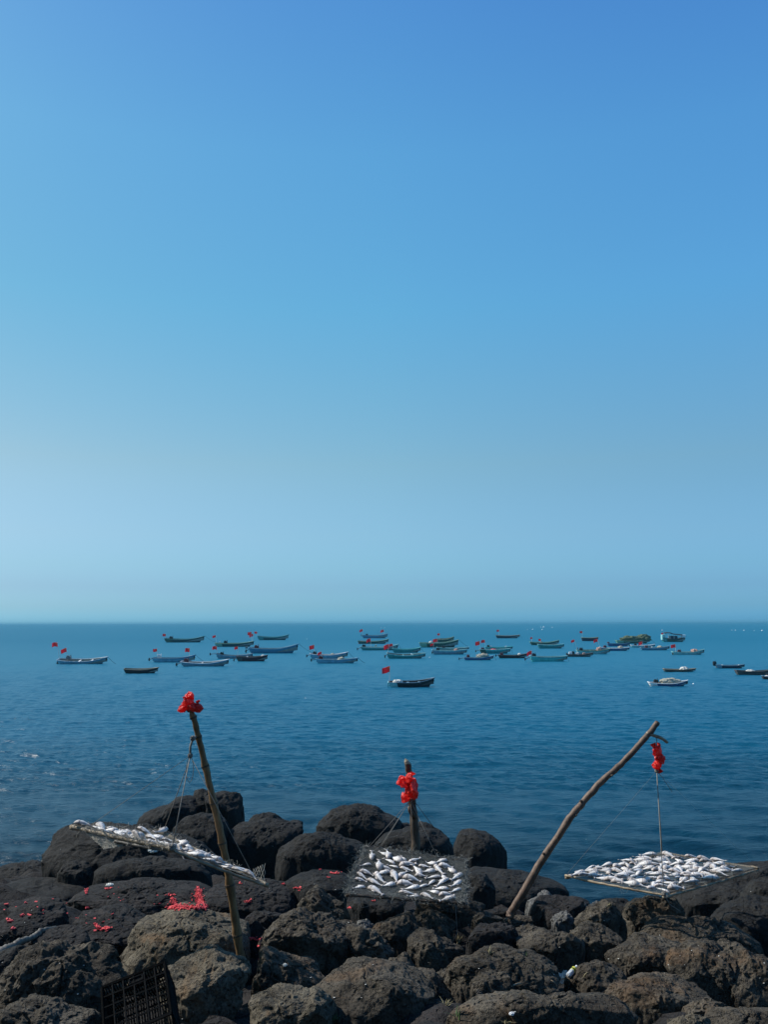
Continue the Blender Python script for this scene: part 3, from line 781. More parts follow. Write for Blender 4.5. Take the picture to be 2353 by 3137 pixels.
BVH = BVHTree.FromPolygons([tuple(p) for p in np.concatenate(BV)], [tuple(int(i) for i in t) for t in np.concatenate(BF)])
def hit(u, v):
    d = ray(u, v).normalized()
    loc, nrm, idx, dist = BVH.ray_cast(CAMLOC, d)
    if loc is None:
        return at_z(u, v, 1.5), Vector((0, 0, 1))
    return loc, nrm

# ------------------------------------------------------------------ boats
BZ = {1: (150, 1930, 300 / 1659), 2: (440, 1920, 300 / 1659), 3: (640, 1910, 300 / 1659), 4: (920, 1920, 400 / 1659), 5: (1280, 1920, 300 / 1659),
      6: (1400, 1920, 360 / 1659), 7: (1720, 1910, 300 / 1659), 8: (1960, 1910, 393 / 1659), 9: (100, 1880, 600 / 1659), 10: (1080, 1880, 600 / 1659), 11: (600, 1880, 600 / 1659)}
def bz(z, x, y):
    a, b_, s = BZ[z]
    return a + x * s, b_ + y * s

HC = {  # paint colours
 'blue': (0.045, 0.165, 0.26), 'paleblue': (0.13, 0.29, 0.38), 'deepblue': (0.03, 0.085, 0.2), 'navy': (0.014, 0.024, 0.05),
 'teal': (0.025, 0.2, 0.2), 'brightteal': (0.06, 0.38, 0.36), 'darkteal': (0.014, 0.06, 0.065), 'green': (0.03, 0.085, 0.06), 'lightgreen': (0.14, 0.3, 0.22),
 'black': (0.013, 0.02, 0.024), 'maroon': (0.06, 0.016, 0.022), 'brown': (0.075, 0.062, 0.055), 'grey': (0.13, 0.22, 0.28), 'white': (0.62, 0.66, 0.66),
 'yellow': (0.4, 0.34, 0.12), 'paleteal': (0.2, 0.42, 0.42), 'darkbrown': (0.025, 0.018, 0.018), 'inside': (0.2, 0.22, 0.2), 'tan': (0.3, 0.24, 0.16)}
for k, c in HC.items():
    c = tuple(min(.85, x * (1.35 if k in ('blue', 'paleblue', 'deepblue', 'teal', 'brightteal', 'grey', 'paleteal', 'lightgreen', 'white') else 1.15)) for x in c)
    M['hull_' + k] = plain('boat_paint_' + k, c, 0.5, 0.22, 2.5)
M['boat_rope'] = plain('dark_mooring_rope', (0.05, 0.05, 0.045), 0.9, 0.2)
M['net_heap'] = plain('heaped_fishing_net', (0.42, 0.40, 0.32), 0.95, 0.3, 9, 0, 1.0)
M['net_heap_white'] = plain('heaped_white_net', (0.62, 0.62, 0.58), 0.95, 0.2, 9, 0, 1.0)
M['net_heap_pink'] = plain('heaped_pink_net', (0.5, 0.3, 0.24), 0.95, 0.25, 9, 0, 1.0)
M['net_heap_green'] = plain('heaped_green_net', (0.085, 0.115, 0.065), 0.95, 0.55, 2.2, 0, 1.0)
M['canopy'] = plain('dark_tarpaulin', (0.012, 0.02, 0.026), 0.7, 0.3)
M['pink_cloth'] = plain('pink_cloth', (0.62, 0.14, 0.16), 0.8, 0.3)

def flag(parent, base, top, size, seed, k=1.0):
    """pole with a red cloth flying towards the left"""
    pole = MB().tube([base, top], [0.034 * k, 0.026 * k], 6).build('flag_pole', M['pole'], parent)
    r = np.random.default_rng(seed)
    nx, nz = 12, 7
    W, H = size * r.uniform(0.95, 1.1), size * r.uniform(0.68, 0.8)
    ph, droop = r.uniform(0, 6.28), r.uniform(0.02, 0.34)
    d = Vector(top) - Vector(base); d.normalize()
    v = []
    def cloth(u, w):
        x = -u * W
        z = -w * H - droop * W * u * u - 0.05 * W * math.sin(ph + 5 * u)
        y = 0.12 * W * u * math.sin(ph + 7 * u + 1.5 * w)
        return Vector(top) + Vector((x, y, z)) - d * 0.02
    for s in (0, 1):
        for i in range(nx + 1):
            for j in range(nz + 1):
                v.append(cloth(i / nx, j / nz) + Vector((0, 0.006 * (1 - 2 * s), 0)))
    mb = MB()
    f = []
    q = (nx + 1) * (nz + 1)
    for s in (0, 1):
        for i in range(nx):
            for j in range(nz):
                a = s * q + i * (nz + 1) + j
                f.append((a, a + 1, a + nz + 2, a + nz + 1) if s == 0 else (a, a + nz + 1, a + nz + 2, a + 1))
    mb.add(v, f, 0)
    for (cu, cw, cr_) in ((0.17, 0.25, 0.11), (0.34, 0.1, 0.04), (0.42, 0.2, 0.04), (0.42, 0.36, 0.04), (0.34, 0.48, 0.04)):
        for s in (-1, 1):
            pts = []
            for kk in range(10):
                rad = cr_ * (1 if kk % 2 == 0 else 0.4)
                an = math.pi / 2 + kk * math.pi / 5
                pts.append(cloth(cu - rad * math.cos(an) * H / W * 1.3, cw - rad * math.sin(an) * 1.3) + Vector((0, s * 0.013, 0)))
            pts.append(sum(pts, Vector()) / 10)
            mb.add(pts, [(kk, (kk + 1) % 10, 10) for kk in range(10)], 1)
    mb.build('flag', [M['flag'], M['star']], pole, None, True)

def heap(name, c, sx, sy, sz, mat, label, cat, seed):
    D, T = ICO[5]
    s = seed * 3.1
    n = fbm(D * 2.0 + s, 4, 0.6)
    V = D * (1 + 0.28 * n)[:, None] * np.array([sx, sy, sz])
    V[:, 2] = np.maximum(V[:, 2], -0.35 * sz)
    o = tri_obj(name, V, T, M[mat], None, Vector(c))
    return tag(o, label, cat)

def boat(zone, xs, xb, yw, ys, ym, yb, label, hull='blue', upper=None, rim=None, stern=None, beam=0.23, roll=0.06, flags=(), engine=None, prop=None, line=0, fender=True,
         seats=2, heaps=(), bits=(), extra=None, inside='inside', yaw=0.0, name='fishing_boat', rake=1.0):
    u0, v0 = bz(zone, xs, yw); u1, _ = bz(zone, xb, yw)
    c = at_z((u0 + u1) / 2, v0, 0.0)
    s = c.y / F * 1.02                              # metres per full picture pixel there
    k = BZ[zone][2] * s                            # metres per zoom pixel
    L = (xb - xs) * k / math.cos(yaw)
    hs, hm, hb = (yw - ys) * k, (yw - ym) * k, (yw - yb) * k
    root = empty(name, (c.x, c.y, 0), label, 'boat', 'fishing boats moored off the shore', (0, 0, 0))
    B = beam * L
    upper = upper or hull; rim = rim or upper; stern = stern or hull
    NS = 22
    mb = MB()
    def gun(t):
        if t < 0.5: return hm + (hs - hm) * (1 - 2 * t) ** 2
        return hm + (hb - hm) * (2 * t - 1) ** 1.8
    def half(t):
        if t < 0.5: return B / 2 * (0.74 + 0.26 * math.sin(math.pi * t))
        return B / 2 * max(0.015, 1 - (2 * t - 1) ** 2.3)
    lev = [(1.0, 1.0), (0.97, 0.8), (0.9, 0.45), (0.8, 0.08), (0.7, -0.1), (0.0, -0.16)]   # (width, height) of the section
    def pt(t, j, side):
        g, w = gun(t), half(t)
        wf, hf = lev[j]
        z = g * hf if hf > 0 else hf * (0.6 + 0.35 * L / 7)
        fr = max(0.0, min(1.0, 1 - hf))              # 0 at gunwale, 1 at waterline
        x0, x1 = -L / 2 + 0.06 * L * fr * rake, L / 2 - 0.13 * L * fr * rake
        return (x0 + (x1 - x0) * t, side * w * wf, z)
    nl = len(lev)
    for side in (-1, 1):
        vv = [pt(i / NS, j, side) for i in range(NS + 1) for j in range(nl)]
        for i in range(NS):
            for j in range(nl - 1):
                a = i * nl + j
                q = (a, a + 1, a + nl + 1, a + nl) if side < 0 else (a, a + nl, a + nl + 1, a + 1)
                m_ = 1 if j == 0 else (0 if j < 3 else 3)
                if i / NS < 0.16 and j < 3: m_ = 2
                mb.add([vv[x] for x in q], [(0, 1, 2, 3)], m_)
    tr = [pt(0, j, -1) for j in range(nl)] + [pt(0, j, 1) for j in range(nl - 1, -1, -1)]
    mb.add(tr, [tuple(range(len(tr)))], 2)
    # inner shell
    dk = 0.3
    inn = []
    for i in range(NS + 1):
        t = i / NS
        g, w = gun(t), half(t)
        x = -L / 2 + 0.02 * L + t * 0.955 * L
        wi = max(0.004, w - 0.05)
        inn.append([(x, -wi, g), (x, -wi * 0.9, g * dk + 0.02), (x, wi * 0.9, g * dk + 0.02), (x, wi, g)])
    mi = MB()
    for i in range(NS):
        a, b_ = inn[i], inn[i + 1]
        for j in range(3):
            mi.add([a[j], a[j + 1], b_[j + 1], b_[j]], [(0, 3, 2, 1)])
    mb.build('hull', [M['hull_' + hull], M['hull_' + upper], M['hull_' + stern], M['hull_navy']], root)
    mi.build('deck', M['hull_' + inside], root)
    mr = MB()
    for side in (-1, 1):
        pts = [Vector(pt(i / NS, 0, side)) + Vector((0, 0, 0.03)) for i in range(NS + 1)]
        mr.tube(pts, 0.045 * (0.5 + L / 14), 5)
    mr.tube([Vector(pt(0, 0, -1)) + Vector((0, 0, .03)), Vector(pt(0, 0, 1)) + Vector((0, 0, .03))], 0.045 * (0.5 + L / 14), 5)
    mr.build('gunwale', M['hull_' + rim], root)
    for q in range(seats):
        t = 0.42 + 0.24 * q
        x = -L / 2 + t * L
        MB().box((x, 0, gun(t) * 0.78), (0.22, half(t) * 1.84, 0.05)).build('thwart', M['hull_' + (rim if rim != hull else 'tan')], root)
    def loc(x, y):      # a zoom pixel -> local x, z
        return (x - (xs + xb) / 2) * k, (yw - y) * k
    if engine:
        ex, ey, ec = engine
        lx, lz = loc(ex, ey)
        sc = 0.055 * L + 0.1
        e = MB()
        e.box((lx, 0, lz), (sc * 1.3, sc * 0.9, sc * 0.8)); e.box((lx - sc * .2, 0, lz + sc * .5), (sc * .6, sc * .6, sc * .3))
        e.box((lx + .1 * sc, 0, lz - sc * 0.75), (sc * 0.9, sc * 0.6, sc * 0.9))
        e.tube([(lx + sc * .5, 0.1, lz), (lx + sc * .55, 0.1, lz + sc * .9)], sc * .1, 6)
        for a in range(10):
            an = a * math.pi / 5
        e.tube([(lx - sc * .15, -sc * .5, lz), (lx - sc * .15, -sc * .62, lz)], sc * .38, 12)
        eo = e.build('engine', M[ec], root)
    if prop:
        px, py = prop
        lx, lz = loc(px, py)
        e = MB()
        hx, hz = -L / 2 + 0.05 * L, hs * 1.02
        e.tube([(hx, 0, hz), (lx, 0, lz)], 0.035 + 0.004 * L, 6)
        po = e.build('propeller_shaft', M['metal'], root)
        e = MB()
        r0 = 0.028 * L + 0.06
        e.lathe([(0.01, -r0 * .5), (r0 * .35, -r0 * .35), (r0 * .35, r0 * .35), (0.01, r0 * .5)], 8, 0, Matrix.Translation((lx, 0, lz)))
        for a in range(3):
            an = a * 2 * math.pi / 3 + 0.4
            e.box((lx, math.sin(an) * r0 * .5, lz + math.cos(an) * r0 * .55), (r0 * .7, r0 * .6, r0 * .8), 0, Matrix.Rotation(an, 3, 'X'))
        e.build('propeller', M['black'], po)
    for (fx, fy, fs, bx, by) in flags:
        tx, tz = loc(fx, fy); b0, b1 = loc(bx, by)
        b0 = max(-L / 2 + 0.03, min(L / 2 - 0.2, b0))
        b1 = min(b1, gun(min(1, max(0, b0 / L + .5))) * 0.9)
        flag(root, (b0, 0, b1), (tx, 0, tz), fs * k, int(fx * 7 + fy), 0.6 + L / 14)
    if line:
        pts = []
        for i in range(9):
            t = i / 8
            pts.append((L / 2 - .05 + t * line * L, -0.05, hb * (1 - t) ** 1.5 - 0.04 * t))
        MB().tube(pts, 0.016 + 0.001 * L, 5).build('mooring_rope', M['boat_rope'], root)
    if fender:
        r0 = 0.012 * L + 0.02
        MB().lathe([(0.01, -1.6 * r0 * 2), (r0 * 1.3, -1.4 * r0 * 2), (r0 * .8, -.2 * r0), (0.02, r0 * .6)], 8, 0,
                   Matrix.Translation((L / 2 - 0.035 * L, -0.03, hb * 0.86))).build('fender', M['black'], root)
    for (bx, by, bs, bm_) in bits:
        lx, lz = loc(bx, by)
        w = bs * k
        MB().box((lx, 0, lz), (w, w * .8, w * .8)).build('crate', M[bm_], root)
    root.rotation_euler = (roll, 0, yaw)
    for n_, (hx, hy, hw, hh, hm_, hl) in enumerate(heaps):
        lx, lz = loc(hx, hy)
        heap('net_pile', (c.x + lx, c.y, lz), hw * k / 2, min(B * 0.42, hw * k / 2), hh * k / 1.25, hm_, hl, 'fishing net', int(hx + hy))
    if extra: extra(root, L, B, k, loc, hs, hm, hb)
    return root

boat(1, 165, 990, 572, 497, 517, 458, 'pale blue boat farthest left with two red flags at the stern', 'paleblue', 'blue', 'white', flags=[(163, 215, 92, 185, 490), (308, 310, 90, 315, 470)], engine=(340, 470, 'metal'), prop=(155, 552), line=0.17, roll=0.2)
boat(2, 365, 1025, 264, 197, 214, 160, 'dark teal high bowed boat alone at the far left with small stern flag', 'darkteal', rim='teal', stern='green', flags=[(380, 120, 55, 378, 205)], engine=(470, 192, 'black'), fender=True, line=0.3)
boat(2, 160, 870, 597, 530, 537, 482, 'blue boat with white engine covers and one flag at either end', 'paleblue', 'blue', 'blue', flags=[(230, 378, 64, 238, 520), (768, 370, 78, 760, 500)], engine=(270, 503, 'white'), prop=(103, 555), line=0.25)
boat(2, 650, 1440, 667, 590, 612, 556, 'pale grey boat with white rail in front of the blue one with engine covers', 'grey', 'paleblue', 'white', engine=(730, 575, 'engine_red'), prop=(570, 640), roll=0.1)
boat(3, 112, 760, 392, 335, 340, 302, 'dark green boat with pale green stern behind the big blue boat', 'darkteal', 'green', 'lightgreen', 'lightgreen', flags=[(120, 205, 50, 128, 320), (708, 152, 66, 712, 320), (738, 185, 62, 724, 320)], engine=(285, 320, 'black'), bits=[(190, 312, 20, 'white')])
boat(3, 135, 740, 592, 512, 547, 512, 'grey boat with raised outboard and a flag on a white pole behind the maroon one', 'grey', 'paleblue', 'grey', flags=[(138, 390, 74, 148, 510)], engine=(225, 515, 'black'), prop=(32, 522))
boat(3, 475, 992, 638, 560, 572, 540, 'maroon boat with white bundles inside and a flag astern', 'maroon', rim='maroon', stern='brown', flags=[(499, 398, 60, 492, 565)], prop=(430, 620), bits=[(650, 565, 24, 'white')], heaps=[(905, 555, 60, 26, 'net_heap_white', 'small white net bundle in the bow of the maroon boat')], roll=0.12)
boat(3, 830, 1350, 280, 215, 234, 190, 'dark teal double raised boat farthest back behind the big blue boat', 'darkteal', 'teal', 'teal', 'teal', flags=[(822, 140, 48, 838, 235)], fender=False)
boat(3, 690, 1510, 502, 412, 430, 350, 'biggest blue boat with a tall sweeping bow and red engine box', 'blue', 'blue', 'paleblue', engine=(815, 405, 'engine_red'), prop=(640, 470), line=0.32, beam=0.22, bits=[(650, 410, 40, 'metal')])
boat(4, 130, 605, 402, 345, 360, 325, 'pale blue boat in front of a dark engine left of centre, the rear of two', 'paleblue', 'blue', 'white', flags=[(183, 235, 64, 180, 345)], engine=(190, 338, 'black'), prop=(90, 372), line=0.2, heaps=[(410, 355, 50, 20, 'net_heap', 'small beige net bundle in the rear pale blue boat')])
boat(4, 205, 732, 462, 408, 420, 400, 'pale blue boat with beige net bundle left of centre, the front of two', 'paleblue', 'blue', 'paleblue', flags=[(277, 322, 46, 275, 410)], engine=(268, 398, 'engine_red'), prop=(150, 425), line=0.18, heaps=[(520, 418, 90, 34, 'net_heap', 'beige net bundle amidships in the front pale blue boat')])
boat(4, 790, 1112, 145, 108, 114, 88, 'far grey blue boat at the back of the middle stack of boats', 'blue', 'paleblue', 'grey', flags=[(798, 35, 38, 800, 115), (1058, 42, 38, 1058, 105)], engine=(850, 104, 'black'), prop=(782, 112))
boat(4, 735, 1122, 215, 180, 187, 158, 'dark green boat with yellowish rail second from the back in the middle stack', 'green', 'darkteal', 'lightgreen', flags=[(797, 178, 52, 788, 200)], bits=[(1075, 178, 16, 'white')])
boat(4, 772, 1245, 297, 255, 264, 226, 'long light teal boat with an engine hood behind the flag on the bright teal boat', 'teal', 'brightteal', 'paleteal', flags=[(900, 154, 50, 897, 262)], engine=(815, 248, 'black'), prop=(735, 284), line=0.1, bits=[(962, 242, 24, 'tan' if 'tan' in M else 'net_heap')])
boat(4, 1175, 1532, 328, 278, 290, 264, 'teal boat tucked behind the bright teal boat near the centre', 'teal', 'teal', 'brightteal', flags=[(1180, 218, 42, 1185, 300)], line=0.12)
boat(4, 1108, 1592, 402, 337, 358, 337, 'bright teal boat at the centre with a flag on a leaning white pole', 'teal', 'brightteal', 'paleteal', flags=[(1138, 228, 68, 1115, 340)], prop=(1085, 378), bits=[(1410, 350, 18, 'white')], roll=0.16)
def stern_post(root, L, B, k, loc, hs, hm, hb):
    MB().box((-L / 2 - 0.03, 0, hs * 0.5), (0.12, B * 0.5, hs * 0.95)).build('stern_bracket', M['hull_paleteal'], root)
boat(10, 312, 692, 619, 580, 580, 546, 'black boat nearest the shore with pale stern and tall white flag pole', 'black', rim='grey', stern='paleteal', flags=[(325, 450, 60, 320, 585)], beam=0.26, roll=0.12,
     heaps=[(390, 585, 75, 30, 'net_heap_white', 'white covered heap in the stern of the black boat')], extra=stern_post, inside='brown')
boat(5, 35, 692, 347, 275, 278, 222, 'large dark green boat with a pale green stern and white sack right of centre', 'green', 'green', 'lightgreen', 'lightgreen', flags=[(335, 212, 68, 335, 290)], line=0.28,
     heaps=[(228, 272, 60, 34, 'net_heap_white', 'white sack on the stern of the large dark green boat')])
boat(5, 290, 617, 257, 215, 210, 165, 'green boat showing a pale inside behind the large dark green boat', 'green', 'green', 'lightgreen', flags=[(377, 110, 42, 372, 200)], inside='tan', roll=0.25)
boat(5, 330, 872, 392, 350, 366, 347, 'plain teal boat without flag right behind a pale teal boat with pink net', 'teal', 'teal', 'paleteal', engine=(442, 346, 'black'))
boat(5, 250, 837, 467, 393, 405, 386, 'pale teal boat with a pinkish net heap and a low white flag pole', 'grey', 'paleteal', 'paleteal', flags=[(280, 288, 48, 275, 395)], engine=(350, 385, 'black'), prop=(255, 440),
     heaps=[(650, 402, 80, 34, 'net_heap_pink', 'pinkish net heap in the pale teal boat')])
boat(5, 790, 1287, 564, 522, 527, 492, 'low deep blue boat carrying a broad beige net heap', 'deepblue', 'deepblue', 'paleblue', engine=(862, 500, 'engine_red'), prop=(715, 543),
     heaps=[(1105, 508, 200, 60, 'net_heap', 'broad beige net heap on the low deep blue boat')], fender=True, line=0.1)
boat(5, 1150, 1612, 392, 343, 352, 336, 'teal boat with two white jugs behind the boat with pink cloth', 'teal', 'teal', 'brightteal', engine=(1205, 333, 'black'), bits=[(1250, 335, 22, 'white'), (1493, 338, 24, 'white')], flags=[(1147, 225, 64, 1160, 345)])
boat(5, 1060, 1572, 452, 385, 390, 373, 'teal boat with pink cloth over its rail and a wide red flag', 'teal', 'brightteal', 'paleteal', 'green', flags=[(1062, 252, 76, 1075, 400)], engine=(1110, 378, 'engine_red'), prop=(995, 415),
     heaps=[(1285, 394, 100, 22, 'pink_cloth', 'pink cloth bundle lying along the teal boat')], line=0.08)
boat(6, 555, 892, 162, 122, 130, 116, 'small dark blue boat on its own far right of centre', 'navy', 'darkbrown', 'tan', flags=[(602, 44, 34, 600, 125)], line=0.1)
boat(6, 590, 1002, 442, 400, 407, 380, 'black maroon boat with a dark red engine and white float inside', 'darkbrown', 'maroon', 'brown', engine=(640, 390, 'engine_red'), heaps=[(885, 396, 50, 24, 'net_heap_white', 'small white heap in the black maroon boat')], prop=(560, 408), fender=False)
boat(6, 1045, 1562, 487, 415, 430, 418, 'bright teal boat with a large drooping red flag, right of the black maroon one', 'brightteal', 'teal', 'paleteal', flags=[(1072, 345, 66, 1055, 425)], engine=(1100, 402, 'black'), prop=(978, 458), line=0.04)
boat(6, 1040, 1447, 257, 215, 225, 190, 'far dark green boat with two flags behind a light teal boat', 'green', 'green', 'lightgreen', flags=[(1077, 148, 32, 1055, 230), (1192, 172, 36, 1190, 230)], bits=[(1195, 220, 26, 'net_heap_pink')])
boat(6, 1150, 1517, 305, 250, 259, 245, 'light teal boat without flag in front of the far dark green boat', 'teal', 'brightteal', 'paleteal')
boat(7, 350, 632, 297, 242, 247, 236, 'short dark blue boat with yellow rail far at the right', 'navy', 'navy', 'yellow', flags=[(367, 132, 42, 362, 255)], rake=0.7)
boat(7, 270, 832, 517, 455, 460, 430, 'teal boat with white side and a pinkish net heap at right', 'paleteal', 'teal', 'lightgreen', flags=[(235, 278, 52, 288, 465)], engine=(345, 438, 'black'), bits=[(290, 420, 18, 'engine_red')],
     heaps=[(640, 447, 80, 50, 'net_heap_pink', 'pinkish net heap in the white sided teal boat')], roll=0.14)
boat(7, 100, 542, 562, 520, 527, 498, 'brown boat loaded with white boxes in front of the white sided teal boat', 'brown', 'brown', 'brown', engine=(208, 495, 'black'), bits=[(165, 505, 50, 'white'), (280, 515, 40, 'white'), (385, 512, 36, 'net_heap_pink')], prop=(100, 515))
boat(7, 670, 1162, 462, 405, 422, 405, 'deep blue boat with white rail and a cream net heap', 'deepblue', 'deepblue', 'white', flags=[(630, 268, 62, 655, 400)], engine=(750, 395, 'engine_red'),
     heaps=[(1010, 412, 80, 36, 'net_heap', 'cream net heap in the white railed deep blue boat')])
boat(7, 790, 1167, 385, 340, 345, 331, 'plain deep blue boat with a red motor in front of the net laden boat', 'deepblue', 'navy', 'blue', engine=(808, 332, 'engine_red'))
boat(7, 937, 1512, 337, 290, 296, 256, 'wide green boat buried under a huge mound of green nets', 'green', 'green', 'lightgreen', 'lightgreen', flags=[(1192, 253, 68, 1195, 320)], line=0.14, beam=0.3,
     heaps=[(1400, 268, 230, 88, 'net_heap_green', 'tallest mound of green nets in the bow of the wide green boat'), (1180, 272, 330, 70, 'net_heap_green', 'lower long mound of green nets amidships in the wide green boat')])
boat(7, 1190, 1592, 407, 370, 377, 357, 'pale boat with low rail and a triangular looking flag in front of the net mound', 'paleteal', 'blue', 'white', flags=[(1380, 308, 64, 1380, 385)], engine=(1265, 362, 'black'), prop=(1165, 375))
boat(8, 22, 392, 345, 315, 317, 292, 'blue boat with white jug left of the pale teal one at right', 'blue', 'paleblue', 'grey', engine=(95, 303, 'engine_red'), bits=[(165, 306, 16, 'white')], heaps=[(262, 308, 60, 22, 'net_heap', 'tiny tan net heap in the blue boat with a white jug')])
boat(8, 430, 842, 403, 365, 373, 336, 'pale teal boat with one flag and tan net in its bow at right', 'paleteal', 'teal', 'paleteal', flags=[(476, 276, 58, 478, 370)], engine=(522, 360, 'engine_red'), prop=(440, 390), heaps=[(712, 360, 80, 32, 'net_heap_pink', 'tan net heap in the bow of the flagged pale teal boat')])
def trawler(root, L, B, k, loc, hs, hm, hb):
    x0, zt = loc(325, 122); x1, _ = loc(545, 135)
    c = MB()
    pts = []
    for i in range(9):
        t = i / 8
        for j in range(7):
            w = j / 6 - .5
            pts.append((x0 + (x1 - x0) * t, w * B * .9, zt - 0.35 * t * k * 60 - 0.9 * w * w * .8 + (0.25 if 0 < i < 4 else 0)))
    n = len(pts)
    pts += [(p[0], p[1], p[2] - 0.12) for p in pts]
    f = []
    for i in range(8):
        for j in range(6):
            a = i * 7 + j
            f += [(a, a + 7, a + 8, a + 1), (n + a, n + a + 1, n + a + 8, n + a + 7)]
    for i in range(8):
        f += [(i * 7, n + i * 7, n + i * 7 + 7, i * 7 + 7), (i * 7 + 6, i * 7 + 13, n + i * 7 + 13, n + i * 7 + 6)]
    for j in range(6):
        f += [(j, j + 1, n + j + 1, n + j), (56 + j, n + 56 + j, n + 57 + j, 57 + j)]
    c.add(pts, f)
    c.build('canopy', M['canopy'], root)
    for xx in (330, 390, 440, 500):
        lx, lz = loc(xx, 150)
        for s in (-1, 1):
            MB().tube([(lx, s * B * .36, hm * .5), (lx, s * B * .36, lz)], 0.06, 6).build('canopy_post', M['pole'], root)
    lx, lz = loc(312, 165)
    MB().box((lx, 0, lz * .8), (0.9, B * .7, lz * .9)).build('stern_cabin', M['hull_paleteal'], root)
    lx, lz = loc(440, 185)
    MB().box((lx, 0, lz), (2.2, B * .5, 1.0)).build('wheelhouse', M['hull_navy'], root)
    lx, lz = loc(565, 168)
    MB().box((lx, 0, lz), (1.2, B * .4, 0.8)).build('bow_box', M['white'], root)
boat(8, 295, 597, 237, 180, 200, 176, 'far dark trawler with a black canopy on posts and cluttered deck', 'green', 'darkteal', 'brown', 'teal', flags=[(318, 120, 28, 305, 185)], extra=trawler, beam=0.3, name='trawler', seats=0)
boat(8, 990, 1362, 578, 535, 547, 533, 'black boat with a white stern patch and tilted up outboard', 'navy', 'navy', 'grey', 'grey', engine=(982, 512, 'black'), bits=[(1080, 540, 16, 'white'), (1285, 538, 14, 'white')], prop=(968, 530))
boat(8, 320, 732, 624, 590, 599, 586, 'flat brown skiff carrying a small white net heap at right', 'brown', 'darkbrown', 'tan', 'brown', heaps=[(582, 592, 110, 34, 'net_heap_white', 'small white net heap on the flat brown skiff')], fender=False)
boat(8, 130, 627, 810, 765, 777, 740, 'navy skiff with striped white stern heaped high with beige net', 'deepblue', 'navy', 'white', 'white', heaps=[(395, 765, 260, 62, 'net_heap', 'high beige net heap filling the navy skiff')], engine=(222, 752, 'black'), bits=[(515, 750, 22, 'white')], beam=0.26)
boat(8, 1255, 1740, 662, 610, 622, 600, 'long weathered brown skiff cut by the right edge', 'brown', 'darkbrown', 'brown', 'brown', heaps=[(1440, 618, 110, 22, 'net_heap_white', 'low white net heap in the long weathered skiff')], fender=False)
boat(8, 1595, 1900, 718, 682, 692, 675, 'dark skiff barely showing at the right edge below the long skiff', 'darkbrown', 'brown', 'grey', fender=False, heaps=[(1660, 688, 70, 20, 'net_heap_white', 'white bundle in the skiff cut off at the right edge')])
boat(9, 780, 1062, 504, 468, 474, 458, 'small dark rowing skiff with pale rim alone below the left boats', 'darkbrown', 'maroon', 'tan', fender=False, roll=0.12)

# floats on the water
M['float'] = plain('white_float', (0.8, 0.82, 0.82), 0.5, 0.05)
def float_(z, x, y, wpx, label, group=None):
    u, v = bz(z, x, y)
    p = at_z(u, v, 0.0)
    r = wpx * BZ[z][2] * p.y / F / 2
    D, T = ICO[5]
    V = D * np.array([r, r * .8, r * .55])
    V[:, 2] += 0.1 * r * np.cos(D[:, 0] * 3)
    o = MB()
    o.v.append(V); o.f = [tuple(int(q) for q in t) for t in T]; o.m = [0] * len(T); o.n = len(V)
    o.tube([(0, 0, r * .45), (0, 0, r * .85)], r * .12, 6)
    ob = o.build('fishing_float', M['float'], None, None, True)
    ob.location = (p.x, p.y, r * 0.15)
    tag(ob, label, 'float', group)
float_(8, 700, 785, 30, 'white float beside the bow of the navy net skiff')
float_(5, 205, 522, 24, 'white float just right of the bright teal boat bow')
float_(11, 928, 720, 18, 'lone white float in open water above the middle post')
float_(4, 82, 158, 14, 'tiny white float in open water left of the middle boats')
float_(4, 1025, 15, 12, 'left white speck of float above the middle stack of boats')
float_(4, 1072, 15, 12, 'right white speck of float above the middle stack of boats')
for (x, y, w) in ((1190, 8, 16), (1230, 8, 30), (1350, 10, 18), (1073, 40, 22), (1210, 43, 22), (998, 42, 14)):
    float_(6, x, y, w, 'white float in the far cluster near the horizon right of centre', 'white floats far out near the horizon')
for (x, y, w) in ((1200, 90, 14), (1245, 91, 18), (1355, 92, 20), (1487, 95, 14), (1590, 95, 26)):
    float_(8, x, y, w, 'white float in the far row near the horizon at the right edge', 'white floats in the far right row')
float_(8, 297, 88, 18, 'white float right above the trawler with the canopy')

# ------------------------------------------------------------------ poles, racks, ropes
def bumpy(pts, r0, r1, seed, n=40, wob=0.012):
    r = np.random.default_rng(seed)
    P = [Vector(p) for p in pts]
    # Catmull-Rom resample
    out_ = []
    seg = len(P) - 1
    for i in range(n + 1):
        t = i / n * seg
        j = min(int(t), seg - 1); f = t - j
        p0, p1, p2, p3 = P[max(j - 1, 0)], P[j], P[j + 1], P[min(j + 2, seg)]
        q = 0.5 * ((2 * p1) + (p2 - p0) * f + (2 * p0 - 5 * p1 + 4 * p2 - p3) * f * f + (3 * p1 - p0 - 3 * p2 + p3) * f ** 3)
        q += Vector(r.normal(size=3)) * wob * 0.35
        out_.append(q)
    rad = [(r0 + (r1 - r0) * i / n) * (1 + r.normal() * 0.05) for i in range(n + 1)]
    return out_, rad

px = lambda v, y: y / F            # metres per full pixel at distance y
